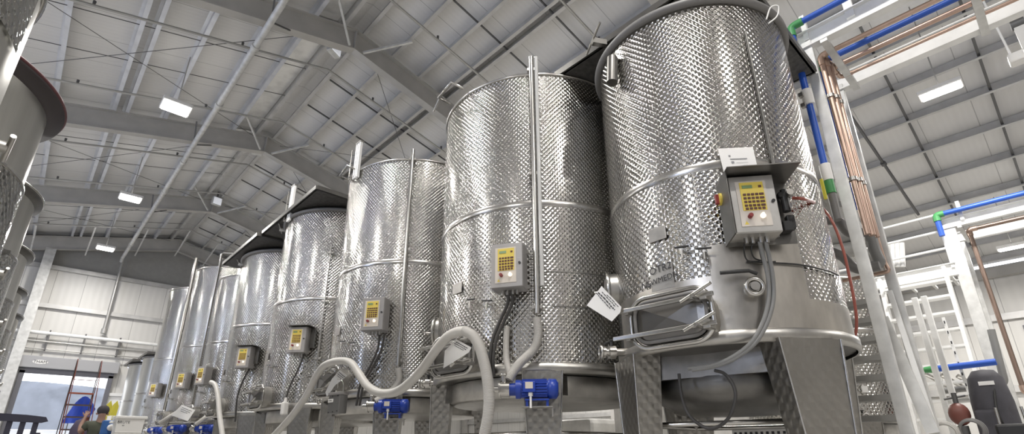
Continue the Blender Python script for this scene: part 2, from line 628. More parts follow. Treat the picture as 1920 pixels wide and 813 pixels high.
# foil lined ridge strip
rp = MB()
for a, b in ((9.95, 15.85), (16.1, 21.9), (4.0, 9.7)):
    x0, x1 = 3.0, 3.58
    rp.hexa([(x0, a, zroof(x0, 10.79)), (x1, a, zroof(x1, 10.79)), (x1, b, zroof(x1, 10.79)), (x0, b, zroof(x0, 10.79))], [(x0, a, zroof(x0, 10.8)), (x1, a, zroof(x1, 10.8)), (x1, b, zroof(x1, 10.8)), (x0, b, zroof(x0, 10.8))])
struct('trim_ridge', rp, M_FOIL)
# wind bracing rods in the left and right slopes
for ya, yb in ((9.9, 15.9), (16.05, 22.0), (22.1, 27.8)):
    for (xa, xb) in ((-3.6, 3.6), (4.4, 10.4)):
        for p, q in (((xa, ya), (xb, yb)), ((xb, ya), (xa, yb))):
            struct('bracing_rod', MB().tube([(p[0], p[1], zroof(p[0], 10.5)), (q[0], q[1], zroof(q[0], 10.5))], .008, 6), M_ROD)
# fly braces at the ridge of each frame
for fy in FR[2:5]:
    struct('ridge_brace', MB().beam((XR - .15, fy - .12, 10.02), (XR - .9, fy - .9, 10.55), .05, .05), M_GALV)
    struct('ridge_brace', MB().beam((XR + .2, fy - .12, 10.0), (XR + 1.04, fy - .95, 10.3), .05, .05), M_GALV)

# end wall rails, post and drain
for z in (8.3, 6.66):
    struct('wall_rail', MB().box(((XL + XW) / 2, YE - .09, z), (XW - XL, .16, .17)), M_PURL)
struct('wall_rail', MB().box((10.6, YE - .09, 9.62), (XW - 6.0 - 5, .14, .1)), M_PURL)
for x in (-.42, 8.6, 14.0):
    struct('gable_post', MB().chan((x, YE - .35, 0), (x, YE - .35, zroof(x, 10.05)), .34, .26, .016, up=(0, 1, 0)), M_GALV)
hr = thing('wall_service_pipe', 'pale steel pipes running across the end wall above the loading door', 'pipe', (0, YE - .3, 5.5))
MB().tube([(-1.6, 0, .02), (5.2, 0, .02)], .075, 12).build('main_pipe', M_GALVW, hr)
MB().tube([(-1.6, -.05, -.33), (5.2, -.05, -.33)], .04, 10).build('lower_pipe', M_TUBE, hr)
MB().tube([(-1.6, 0, -.62), (4.2, 0, -.62)], .025, 8).build('conduit', M_TUBE, hr)
for x in (.35, 1.5, 2.7):
    MB().box((x, .1, -.25), (.05, .3, .8)).build('pipe_bracket', M_ROD, hr)

# loading door: shutter box, frame, half lowered curtain
df = MB()
df.box((DX0 - .06, YE - .12, DH / 2), (.16, .2, DH))
df.box((DX1 + .06, YE - .12, DH / 2), (.16, .2, DH))
df.box(((DX0 + DX1) / 2, YE - .12, DH + .02), (DX1 - DX0 + .28, .2, .22))
door = struct('door_1', df, M_DFRAME)
MB().box(((DX0 + DX1) / 2, YE - .2, DH + .34), (DX1 - DX0 + .5, .36, .46), b=.02).build('shutter_box', plain('shutter_grey', (0.36, 0.36, 0.37), 0.5), door)
MB().prism([(DX0 + .38 + .24 * cos(2 * pi * k / 20), YE - .39, DH + .34 + .085 * sin(2 * pi * k / 20)) for k in range(20)], (0, .01, 0)).build('sign_plate', M_WHITE, door)
text_part('THAM', .15, M_INK, Matrix.Translation((DX0 + .38, YE - .4, DH + .34)) @ Matrix.Rotation(pi / 2, 4, 'X'), door)
sd = struct('door_2', MB().box((3.25, YE - .04, 1.6), (1.0, .08, 3.25)).box((3.25, YE - .1, 3.28), (1.2, .14, .12)), M_GALVW)

# yard outside the loading door
struct('yard', MB().box((2, YE + 26, -.06), (90, 51, .1)), M_GROUND)
tp = MB()
nx, nz = 26, 14
for i in range(nx + 1):
    for j in range(nz + 1):
        u, v = i / nx, j / nz
        x = -1.8 + 5.0 * u
        z = 2.0 + 2.15 * v - .10 * (u - .38) ** 2 * v * 4
        fold = .10 * sin(atan2(1.02 - v, u - .42) * 14) * (1 - v * .6)
        tp.v.append(Vector((x, YE + 5.5 + fold + .5 * (1 - v), z)))
for i in range(nx):
    for j in range(nz):
        a = i * (nz + 1) + j
        tp.f.append([a, a + nz + 1, a + nz + 2, a + 1])
        tp.s.append(True)
tag(tp.build('tarpaulin', M_TARP), 'blue-grey tarpaulin draped in folds outside the open loading door', 'tarpaulin')
ct = thing('white_container', 'white container under the tarpaulin outside the loading door', 'container', (.7, YE + 7.2, 0))
MB().box((0, 0, 1.0), (5.0, 2.2, 1.98), b=.03).build('body', plain('container_white', (0.85, 0.86, 0.88), 0.5), ct)
tent = thing('canopy_tent', 'white sheet roof with a sloping grey edge standing outside the loading door', 'tent', (2.6, YE + 8, 0))
MB().hexa([(-1.2, -1, 1.3), (1.6, -1, 1.3), (1.6, 3, 1.3), (-1.2, 3, 1.3)], [(-.3, -.2, 3.6), (1.2, -.2, 3.9), (1.2, 2, 3.9), (-.3, 2, 3.6)]).build('canopy', plain('white_canvas', (0.85, 0.85, 0.86), 0.8), tent)
MB().beam((-.4, -1.05, 3.7), (1.6, -1.05, 2.3), .1, .1).build('edge_rail', M_TUBE, tent)
for x in (-1.1, 1.5):
    MB().cyl((x, -.9, 0), (x, -.9, 1.35), .04).build('leg', M_TUBE, tent)

# ------------------------------------------------------------------ pipes under the roof
mp = thing('sprinkler_main', 'long galvanised sprinkler main pipe running the length of the roof', 'pipe', (1.99, 0, 9.15))
MB().tube([(0, Y0 + .5, 0.02), (0, 27.8, 0), (0, 27.95, -.15)], .068, 14).build('pipe', M_GALV, mp)
MB().tube([(0.05, 27.95, -.1), (.06, 27.95, -3.35)], .06, 12).build('drop_pipe', M_TUBE, mp)
MB().cyl((.06, 27.95, -3.4), (.06, 27.95, -3.2), .11).build('flange', M_TUBE, mp)
for y in (6.9, 10.2, 12.9, 16.6, 19.2, 22.6, 25.6):
    cl = MB().cyl((0, y - .06, 0), (0, y + .06, 0), .088)
    cl.build('coupling', M_GALV, mp)
for y in (9.84, 15.99, 22.05):
    MB().beam((.03, y - .5, .07), (.5, y - .1, .45), .03, .03).build('hanger', M_ROD, mp)
    MB().beam((-.1, y - .9, .6), (0, y - .6, .05), .035, .035).build('hanger', M_ROD, mp)
BR = [5.2, 8.05, 11.1, 14.2, 17.5, 20.4, 25.1]
BN = ['first', 'second', 'third', 'fourth', 'fifth', 'sixth', 'last']
BL = ['sprinkler branch pipe above the nearest herringbone tank top', 'sprinkler branch pipe crossing just before the nearest full rafter',
      'sprinkler branch pipe crossing right behind the nearest full rafter', 'sprinkler branch pipe halfway along the bay beyond the nearest rafter',
      'sprinkler branch pipe crossing right behind the middle rafter', 'sprinkler branch pipe in front of the far rafter',
      'sprinkler branch pipe with hangers in front of the end wall']
for k, (y, lb) in enumerate(zip(BR, BL)):
    t = thing('sprinkler_branch_pipe', lb, 'pipe', (3.9, y, 10.2), 0, 'sprinkler branch pipes')
    MB().tube([(-10, 0, -2.4), (0, 0, 0), (10, 0, -2.4)], .03, 8).build('pipe', M_TUBE, t)
    for x in (-7.2, -4.6, -2.0, 1.3, 3.6, 6.2):
        MB().cyl((x, 0, -abs(x) * .24), (x, 0, -abs(x) * .24 + .11), .022, .03, 8).build('sprinkler_head', M_ROD, t)
    if k == 6:
        for x in (-4.9, -3.2, -1.5, 0, 1.2):
            MB().beam((x, .1, -abs(x) * .24), (x, 2.6, -abs(x) * .24 - .5), .05, .05).build('hanger', M_GALV, t)
# dropping pipe on the right slope
a, b = P(1577, 190, X=11.2), P(1722, 402, X=15.2)
t = thing('drop_pipe', 'dark coupled sprinkler pipe slanting down under the right roof slope', 'pipe', a)
MB().tube([(0, 0, 0), b - a], .03, 10).build('pipe', M_ROD, t)
MB().cyl((b - a) * .5, (b - a) * .52, .055).build('coupling', M_ROD, t)

# lamps
LAMPS = [((1.13, 12.7, 8.5), 'bright ceiling lamp hanging left of the main pipe, nearest of the three in line'),
         ((1.14, 18.9, 8.48), 'bright ceiling lamp hanging left of the main pipe, middle one of the three in line'),
         ((1.17, 24.9, 8.53), 'bright ceiling lamp hanging in front of the end wall'),
         ((10.95, .33, 7.0), 'large bright tube lamp on a cord under the right roof slope'),
         ((18.1, .25, 5.82), 'low bright tube lamp at the right edge beyond the far pipe bridge'),
         ((1.1, 6.6, 8.5), 'ceiling lamp'), ((-6.2, 6.6, 7.2), 'ceiling lamp'), ((-6.2, 12.7, 7.2), 'ceiling lamp'), ((-6.2, 0.3, 7.2), 'ceiling lamp'), ((1.1, 0.4, 8.5), 'ceiling lamp'),  # unseen lights from here on, added to light the hall; no fittings built
         ((10.95, 6.5, 7.0), 'ceiling lamp'), ((10.95, 12.7, 7.0), 'ceiling lamp'), ((10.95, 19, 7.0), 'ceiling lamp'), ((18.1, 8, 5.82), 'ceiling lamp'), ((1.1, -4.6, 8.5), 'ceiling lamp'), ((10.95, -4.6, 7.0), 'ceiling lamp'), ((-11, 0, 6.0), 'ceiling lamp'), ((-11, 9, 6.0), 'ceiling lamp'), ((-11, 18, 6.0), 'ceiling lamp'), ((-6.2, 19, 7.2), 'ceiling lamp'), ((18.1, 16, 5.82), 'ceiling lamp')]
for i, (p, lb) in enumerate(LAMPS):
    right = p[0] > 9
    L, W = (.24, .56) if right else (.52, .46)
    if i < 5:
        t = thing('ceiling_lamp', lb, 'lamp', p, 0)
        MB().box((0, 0, .05), (L + .08, W + .08, .08), b=.015).build('housing', M_WHITE, t)
        MB().box((0, 0, .005), (L, W, .03), b=.01).build('diffuser', M_LAMP, t)
        top = zroof(p[0], 10.7) - p[2]
        MB().tube([(0, 0, .08), (.02, .02, top)], .012, 6).build('cord', M_TUBE, t)
    ld = bpy.data.lights.new('lamp_light', 'AREA')
    ld.shape = 'RECTANGLE'
    ld.size, ld.size_y = (.28, .9) if right else (.55, .5)
    ld.energy = 290
    ld.color = (.72, .80, 1) if p[0] < -8 else (1, .965, .92)  # added far left lights are blue to tint the roof
    lo = bpy.data.objects.new('lamp_light', ld)
    lo.location = (p[0], p[1], p[2] - .05)
    COL.objects.link(lo)
    # added upward light to brighten the roof, strong and blue at far left
    lu = ld.copy()
    lu.energy = 220 if p[0] < -8 else 2.5
    uo = bpy.data.objects.new('added_uplight', lu)
    uo.location = (p[0], p[1], p[2] + .16)
    uo.rotation_euler = (pi, 0, 0)
    COL.objects.link(uo)
# added glowing band and blue light on the left wall, tinting the roof
wb = MB()
for z in (4.0, 5.9):
    wb.box((XL + .02, 11, z), (.1, 26.2, .1))
for k in range(9):
    wb.box((XL + .02, -2 + k * 3.25, 4.95), (.1, .1, 1.9))
wn = struct('added_glow_band', wb, M_DFRAME)
MB().box((XL + .005, 11, 4.95), (.02, 26, 1.8)).build('pane', plain('added_blue_glow', (0.8, 0.85, 0.95), 0.1, emit=((0.55, 0.68, 1.0), 3.0)), wn)
dl = bpy.data.lights.new('added_blue_light', 'AREA')
dl.shape = 'RECTANGLE'
dl.size, dl.size_y = 26, 1.8
dl.energy = 900
dl.color = (.5, .62, 1)
do_ = bpy.data.objects.new('added_blue_light', dl)
do_.location = (XL + .1, 11, 4.95)
do_.rotation_euler = (0, -pi / 2 - .35, 0)
COL.objects.link(do_)
# floodlights tucked under the ridge
for (x, y, z, rz, lb) in ((3.7, 10.35, 10.25, .5, 'square floodlight under the ridge behind the nearest rafter'), (3.42, 16.35, 10.2, .5, 'bluish square floodlight under the ridge at the middle rafter'),
                          (3.85, 16.3, 10.2, -.3, 'white square floodlight right of the bluish one at the middle rafter'), (4.0, 21.6, 10.35, .2, 'round white floodlight under the ridge at the far rafter')):
    t = thing('ridge_floodlight', lb, 'floodlight', (x, y, z), rz)
    MB().box((0, 0, 0), (.36, .16, .34), b=.03).build('housing', M_GALV, t)
    MB().box((0, -.09, -.01), (.3, .03, .28), b=.01).build('glass', plain('flood_glass', (0.85, 0.88, 0.95), 0.2, emit=((0.9, 0.93, 1), .35)), t)
    MB().box((0, 0, .27), (.05, .05, .3)).build('bracket', M_ROD, t)

# ------------------------------------------------------------------ tanks
ZB = 1.645


def level_pipe(root, phi, r, za, zb, rad=.024, twin=False, top_bend=False):
    n = nvec(phi)
    t = (-n).cross(UP)
    b = n * (r + .065)
    pts = [b + UP * za, b + UP * zb]
    if top_bend:
        pts += [b + UP * (zb + .03) + t * .04, b + UP * (zb + .04) + t * .45 - n * .1]
    o = MB().tube(pts, rad, 12).build('level_pipe', M_STEEL, root)
    if twin:
        MB().tube([b + t * .05 + UP * (za + .25), b + t * .05 + UP * zb], rad * .8, 10).build('sight_tube', M_CLEAR, o)
    for z in (za + .06, (za + zb) / 2, min(zb, zb) - .15):
        M = frame(phi, r, z)
        MB().box((0, 0, .035), (.09, .03, .07), M).build('pipe_clamp', M_SATIN, o)
    return o


def manway(root, phi, r, z, detail=True, w=.60, h=.36):
    M = frame(phi, r, z)
    nk = MB()
    A = rrect(w - .04, h - .04, .12, 6, -.12)
    B = rrect(w - .04, h - .04, .12, 6, .105)
    n = len(A)
    nk.add(A + B, [(i, (i + 1) % n, n + (i + 1) % n, n + i) for i in range(n)], True, M)
    mw = nk.build('manway', M_SATIN, root)
    MB().tube(rrect(w, h, .13, 7, .11), .017, 10, False, True, M).build('frame', M_STEEL, mw)
    MB().tube(rrect(w - .075, h - .075, .10, 7, .118), .013, 8, False, True, M).build('gasket', M_GREYRUB, mw)
    dr = MB()
    o1 = rrect(w - .09, h - .09, .09, 6, .112)
    k = len(o1)
    i1 = [Vector((x * .34, y * .27, .125)) for x, y in ((w, h), (-w, h), (-w, -h), (w, -h))]
    vs = o1 + i1 + [Vector((0, 0, .150))]
    fs = []
    q = k // 4
    for c_ in range(4):
        for j in range(q - 1):
            fs.append((c_ * q + j, c_ * q + j + 1, k + c_))
        nx_ = (c_ + 1) % 4
        fs.append((c_ * q + q - 1, nx_ * q, k + nx_, k + c_))
        fs.append((k + c_, k + nx_, k + 4))
    dr.add(vs, fs, False, M)
    dr.build('door', plain('manway_door_steel', (0.20, 0.192, 0.18), 0.3, 1.0, var=0.1), mw)
    for s in (1, -1):
        y = s * h * .26
        MB().box((-.03, y, .185), (w + .16, .03, .022), M, b=.005).build('clamp_bar', M_STEEL, mw)
        MB().cyl((w * .40, y - .01, .13), (w * .40, y - .01, .26), .014, None, 10, M).build('clamp_screw', M_STEEL, mw)
        MB().tube([(w * .40 - .09, y - .032, .235), (w * .40 + .13, y + .05, .25)], .012, 8, True, False, M).build('wing_handle', M_STEEL, mw)
        MB().box((w * .47, y, .15), (.05, .06, .09), M, b=.006).build('clamp_lug', M_SATIN, mw)
        MB().box((-w * .5, y, .13), (.04, .05, .09), M, b=.006).build('hinge_lug', M_SATIN, mw)
    return mw


def round_hatch(root, phi, r, z):
    M = frame(phi, r, z)
    h = MB().lathe([(.155, -.10), (.155, .06)], seg=28, M=M)
    o = h.build('round_hatch', M_SATIN, root)
    MB().torus((0, 0, .07), .16, .018, 32, 8, M).build('clamp_ring', M_STEEL, o)
    MB().lathe([(.15, .07), (.10, .10), (.001, .11)], seg=28, M=M).build('cover', M_SATIN, o)
    MB().cyl((0, 0, .1), (0, 0, .2), .012, None, 8, M).tube([(-.08, 0, .2), (.08, 0, .2)], .011, 8, True, False, M).build('handle', M_STEEL, o)
    return o


def drain_valve(root, phi, r, z, L=.2):
    M = frame(phi, r, z)
    b = MB().cyl((0, 0, -.04), (0, 0, L), .03, None, 14, M).cyl((0, 0, L * .5), (0, 0, L * .5 + .05), .052, None, 18, M).cyl((0, 0, L - .02), (0, 0, L), .046, None, 18, M)
    o = b.build('drain_valve', M_STEEL, root)
    MB().cyl((0, .04, L * .62), (0, .085, L * .62), .012, None, 8, M).box((-.07, .09, L * .62), (.18, .014, .03), M, b=.004).build('lever', M_BLK, o)
    MB().torus((0, 0, L + .012), .045, .012, 20, 8, M).build('union_ring', M_STEEL, o)
    return o


def sample_tap(root, phi, r, z):
    M = frame(phi, r, z)
    o = MB().cyl((0, 0, 0), (0, 0, .09), .011, None, 8, M).cyl((0, .01, .08), (0, -.06, .085), .010, None, 8, M).build('sample_tap', M_SATIN, root)
    MB().tube([(-.05, .03, .075), (.05, .02, .075)], .008, 6, True, False, M).build('tap_handle', M_BLK, o)
    return o


def leg(root, phi, r, z0, wt, wb, shift=0.0, dtop=.2):
    M = frame(phi, 0, 0)
    ro = r + .03
    top, bot = z0 + .0, .03
    th = .10
    lo = [(-wb / 2 + shift, bot, ro - .02), (wb / 2 + shift, bot, ro - .02), (wb / 2 + shift, bot, ro - .02 - th), (-wb / 2 + shift, bot, ro - .02 - th)]
    hi = [(-wt / 2, top, ro), (wt / 2, top, ro), (wt / 2, top, ro - dtop), (-wt / 2, top, ro - dtop)]
    mb = MB()
    vs = lo + hi
    fs = [(3, 2, 1, 0), (4, 5, 6, 7)] + [(i, (i + 1) % 4, 4 + (i + 1) % 4, 4 + i) for i in range(4)]
    fl = lambda a: (vs[a][0] + vs[a][2], vs[a][1])
    mb.add(vs, fs, False, M, [[fl(a) for a in f] for f in fs])
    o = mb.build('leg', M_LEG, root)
    MB().tube([Vector(hi[0]) + Vector((0, 0, .004)), Vector(lo[0]) + Vector((0, 0, .004))], .007, 6, True, False, M).tube([Vector(hi[1]) + Vector((0, 0, .004)), Vector(lo[1]) + Vector((0, 0, .004))], .007, 6, True, False, M).build('leg_edge', M_STEEL, o)
    MB().cyl((shift, 0.0, ro - .07), (shift, .05, ro - .07), .09, None, 14, M).build('foot', M_SATIN, o)
    return o


def tank(cx, cy, r, z0, z1, zr, label, mat=None, lid=None, rim='thin', legs=(45, 135, 225, 315), legw=(.34, .13, 0), man=2, pipe=None, mast=None, port=-52, drain=-38, plate=True, taps=True, bands=(), sump=None, name='steel_tank', cat='tank', group='dimpled steel tanks in the main row', valve=None):
    t = thing(name, label, cat, (cx, cy, 0), 0, group)
    mat = mat or M_DIM
    MB().lathe([(r, z0), (r, (z0 + z1) / 2), (r, z1)], seg=112, uvr=r).disc((0, 0, z1 - .015), r - .001, 64).build('shell', mat, t)
    for z in (zr,) + tuple(bands):
        MB().lathe([(r + .001, -.034), (r + .006, -.026), (r + .006, .026), (r + .001, .034)], (0, 0, z), 96).build('seam_band', M_STEEL, t)
    MB().lathe([(r, -.05), (r + .028, -.045), (r + .028, .03), (r + .001, .045)], (0, 0, z0), 96).build('base_ring', M_SATIN, t)
    if rim == 'thin':
        MB().torus((0, 0, z1), r + .002, .016, 96, 8).build('top_rim', M_STEEL, t)
    else:
        MB().torus((0, 0, z1), r + .015, .036, 96, 10).build('top_rim', M_GREYRUB, t)
    # dished bottom and sump
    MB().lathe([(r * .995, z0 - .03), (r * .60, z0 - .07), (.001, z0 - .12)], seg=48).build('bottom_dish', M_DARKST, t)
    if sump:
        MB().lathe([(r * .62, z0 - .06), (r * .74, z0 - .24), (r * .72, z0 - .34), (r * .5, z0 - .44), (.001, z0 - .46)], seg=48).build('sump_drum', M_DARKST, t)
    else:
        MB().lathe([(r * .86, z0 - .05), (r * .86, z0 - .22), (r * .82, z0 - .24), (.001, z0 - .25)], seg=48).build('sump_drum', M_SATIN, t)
    for lp in legs:
        leg(t, lp, r, z0 - .03, legw[0], legw[1], legw[2])
    for k in range(4):
        a, b = nvec(legs[k]) * (r - .0), nvec(legs[(k + 1) % 4]) * (r - .0)
        a = a + UP * (z0 - .13)
        b = b + UP * (z0 - .13)
        MB().beam(a, b, .05, .17).build('support_beam', plain('beam_steel', (0.26, 0.25, 0.235), 0.4, 0.9, var=0.2), t)
    pf = [nvec(legs[k]) * (r - .12) + UP * (z0 - .52) for k in range(4)]
    MB().tube(pf + [pf[0]], .018, 8).build('tie_bar', M_STEEL, t)
    if man is not None:
        manway(t, man, r, z0 + .145 if r < 1 else z0 + .15)
    if port is not None:
        round_hatch(t, port, r, z0 + .58)
    if drain is not None:
        drain_valve(t, drain, r, z0 + .02)
    if plate:
        M = frame(-2, r, z0 + .82)
        MB().box((0, 0, .012), (.15, .105, .006), M, b=.002).build('name_plate', M_SATIN, t)
    if taps:
        sample_tap(t, 11, r, z0 + .62)
        sample_tap(t, 20, r, z0 + .58)
    if valve is not None:
        M = frame(valve, r, z0 + .30)
        o = MB().cyl((0, 0, -.02), (0, 0, .07), .05, None, 20, M).torus((0, 0, .08), .052, .016, 24, 8, M).cyl((0, 0, .07), (0, 0, .1), .03, None, 16, M).build('outlet_valve', M_STEEL, t)
        MB().tube([(.03, .09, .07), (-.02, .11, .08), (-.2, .105, .085)], .013, 8, True, False, M).build('lever', M_BLK, o)
    if pipe:
        level_pipe(t, *pipe)
    if mast:
        M = frame(mast[0], r, 0, .02)
        za, zb = mast[1], mast[2]
        k = MB()
        for x in (-.05, 0, .05):
            k.box((x, (za + zb) / 2, .02), (.03, zb - za, .03), M)
        k.box((0, (za + zb) / 2, .002), (.13, zb - za, .012), M)
        mo = k.build('mast', M_GALVW, t)
        MB().box((0, zb, .01), (.15, .02, .06), M).build('mast_cap', M_SATIN, mo)
        MB().tube([(-.19, za + .05, .03), (-.19, zb - .05, .03)], .011, 8, True, False, M).tube([(-.19, za + .05, .03), (-.04, za + .05, .03)], .009, 6, True, False, M).build('guide_rod', M_STEEL, mo)
    if lid:
        x0, x1, y0, y1, zl = lid
        o = MB().box(((x0 + x1) / 2 - cx, (y0 + y1) / 2 - cy, zl), (x1 - x0, y1 - y0, .03)).build('lid', M_LID, t)
        e = MB()
        for (a, b) in (((x0, y0), (x1, y0)), ((x1, y0), (x1, y1)), ((x1, y1), (x0, y1)), ((x0, y1), (x0, y0))):
            e.beam((a[0] - cx, a[1] - cy, zl + .02), (b[0] - cx, b[1] - cy, zl + .02), .04, .07)
        e.build('lid_edge', M_DARKST, o)
        hg = MB()
        M = frame(-30, r, zl - .1)
        MB().box((0, 0, .06), (.05, .06, .14), M).tube([(-.18, .0, .12), (.18, .06, .12)], .012, 8, True, False, M).build('lid_clamp', M_STEEL, t)
    return t


T = {1: (4.08, 1.829, .849), 2: (4.0, 3.836, 1.105), 3: (4.0, 6.43, 1.105), 4: (4.0, 9.05, 1.105), 5: (4.0, 11.53, 1.105), 6: (4.0, 13.95, .97), 7: (4.0, 16.24, 1.105), 8: (4.0, 19.78, 1.105), 9: (4.0, 23.0, .965), 10: (4.0, 25.4, 1.05)}

t1 = tank(*T[1], 1.677, 4.476, 2.942, 'large dimpled steel tank nearest the camera with a dark square lid and hooded control box', M_DIMB, lid=(3.44, 5.41, 1.05, 2.98, 4.745), rim='hose', legs=(-36, 57, 146, 236), legw=(.44, .16, .04), man=3, port=-52, drain=-36, valve=37, sump=True)
t2 = tank(*T[2], 1.645, 4.703, 3.194, 'wide dimpled steel tank with a full-height level pipe, second from the camera', legs=(-42, 44, 134, 222), man=2, pipe=(42.5, 1.105, 2.1, 4.87, .026, True), drain=-50)
t3 = tank(*T[3], 1.645, 4.83, 3.30, 'dimpled steel tank with a white mast at its left rim, third from the camera', legs=(-42, 46, 134, 222), man=2, pipe=(51, 1.105, 1.95, 4.95, .026, False), mast=(2, 4.70, 5.3), drain=-50)
t4 = tank(*T[4], 1.645, 4.98, 3.36, 'dimpled steel tank under a large dark square lid, fourth from the camera', M_DIMF, legs=(-42, 46, 134, 222), rim='hose', lid=(2.82, 5.2, 7.75, 10.32, 5.06), mast=(2, 4.9, 5.62), pipe=(55, 1.105, 2.3, 4.3, .012, False), drain=-50)
t5 = tank(*T[5], 1.645, 4.92, 3.36, 'dimpled steel tank under a dark tilted lid, fifth from the camera', M_DIMF, legs=(-42, 46, 134, 222), rim='hose', lid=(2.75, 5.2, 10.37, 12.7, 5.02), drain=-50)
t6 = tank(*T[6], 1.645, 5.03, 3.4, 'narrow dimpled steel tank with a thin rim, sixth from the camera', M_DIMF, legs=(-42, 46, 134, 222), legw=(.3, .12, 0), drain=-50)
t7 = tank(*T[7], 1.645, 5.8, 3.6, 'tall dimpled steel tank with an overflow pipe bent over its rim, seventh from the camera', M_DIMF, legs=(-42, 46, 134, 222), pipe=(50, 1.105, 2.0, 6.15, .03, False, True), drain=-50)
t8 = tank(*T[8], 1.645, 6.0, 3.7, 'tall dimpled steel tank with a thick standpipe, eighth from the camera', M_DIMF, legs=(-42, 46, 134, 222), pipe=(52, 1.105, 2.0, 7.0, .05, False), drain=-50)
t9 = tank(*T[9], 1.5, 4.2, 2.9, 'small plain steel tank with a dark lid, second from the end wall', M_TALL, rim='hose', lid=(3.0, 5.0, 22.1, 23.9, 4.26), group='plain steel tanks near the end wall', taps=False, plate=False)
t10 = tank(*T[10], 1.4, 4.2, 2.8, 'small plain steel tank with a dark tilted lid, closest to the end wall', M_TALL, rim='hose', lid=(2.9, 5.1, 24.4, 26.4, 4.28), group='plain steel tanks near the end wall', taps=False, plate=False)

# special pieces of the nearest tank
r1 = T[1][2]


def patch(root, name, r, pa, pb, za, zb, mat, off=.004):
    a0, a1 = radians(180 + pa), radians(180 + pb)
    return MB().lathe([(r + off, za), (r + off, zb)], seg=24, uvr=r, a0=a0, a1=a1).build(name, mat, root)


patch(t1, 'plain_panel', r1, 21, 63, 1.70, 2.32, M_STAIN)
patch(t1, 'plain_panel', r1, -40, 21, 1.70, 2.10, M_STAIN)
patch(t1, 'plain_panel', r1, 63, 100, 1.70, 1.92, M_STAIN)
patch(t2, 'weld_line', T[2][2], 46, 92, 2.50, 2.507, M_DARKST, .004)
patch(t2, 'weld_line', T[2][2], 49.6, 70, 2.175, 2.182, M_DARKST, .004)
MB().tube([frame(57.6, r1, 2.62).translation + nvec(57.6) * .02, frame(57.6, r1, 4.14).translation + nvec(57.6) * .02], .011, 8).build('probe_rod', M_DARKST, t1)
ps = MB().tube([frame(-18, r1, 4.30).translation + nvec(-18) * .05, frame(-18, r1, 4.02).translation + nvec(-18) * .08], .05, 14)
ps.build('rim_spout', M_DARKST, t1)
ch = t1
text_part('OTR2', .075, M_INK, frame(-2.5, r1, 2.225, .012) @ Matrix.Rotation(.08, 4, 'Z'), t1, 'handwriting')
text_part('NEWMEDH', .062, M_INK, frame(-3.5, r1, 2.14, .014) @ Matrix.Rotation(.08, 4, 'Z'), t1, 'handwriting')
patch(t1, 'faded_label', r1, -9, 4, 2.07, 2.25, plain('faded_film', (0.40, 0.39, 0.37), 0.4, 0.7), .006)
# rim clamps of the nearest tank with white cord
wc = spline([P(1395, 30, X=3.7), P(1400, 8, X=3.72), P(1410, 4, X=3.75), P(1418, 20, X=3.75), P(1406, 36, X=3.74)], 8)
for (px, dx) in ((1395, 0), (1437, 4)):
    pts = spline([P(px, 32 + dx, X=3.78), P(px + 8, 10 + dx, X=3.8), P(px + 22, 8 + dx, X=3.84), P(px + 20, 26 + dx, X=3.84), P(px + 4, 40 + dx, X=3.78)], 8)
    tag(MB().tube(pts, .006, 6).build('tie_cord', M_WHITE), 'white cord tied round the rim of the nearest tank' if px == 1395 else 'white cord loop hanging at the right rim clamp of the nearest tank', 'cord')

# rim bracket of the second tank
M = frame(-9, T[2][2], 4.80)
MB().tube([(-.16, 0, .02), (-.16, .02, .17), (.16, .02, .17), (.16, 0, .02)], .018, 8, True, False, M).tube([(-.16, .01, .16), (-.30, -.08, .16)], .012, 8, True, False, M).build('rim_bracket', M_STEEL, t2)
M = frame(-9, T[3][2], 4.86)
MB().tube([(-.16, 0, .02), (-.16, .02, .15), (.2, .02, .15), (.2, 0, .02)], .016, 8, True, False, M).build('rim_bracket', M_STEEL, t3)


# ------------------------------------------------------------------ control boxes
KEY = MB().box((0, 0, 0), (.019, .006, .016), b=.002)
KEYW = MB().box((0, 0, 0), (.028, .006, .016), b=.002)
_km = {}


def key(parent, x, z, wide, y):
    k = 'w' if wide else 'n'
    if k not in _km:
        o = (KEYW if wide else KEY).build('key', M_KEY, parent)
        _km[k] = o
    else:
        o = _km[k].copy()
        COL.objects.link(o)
        o.parent = parent
    o.location = (x, y, z)


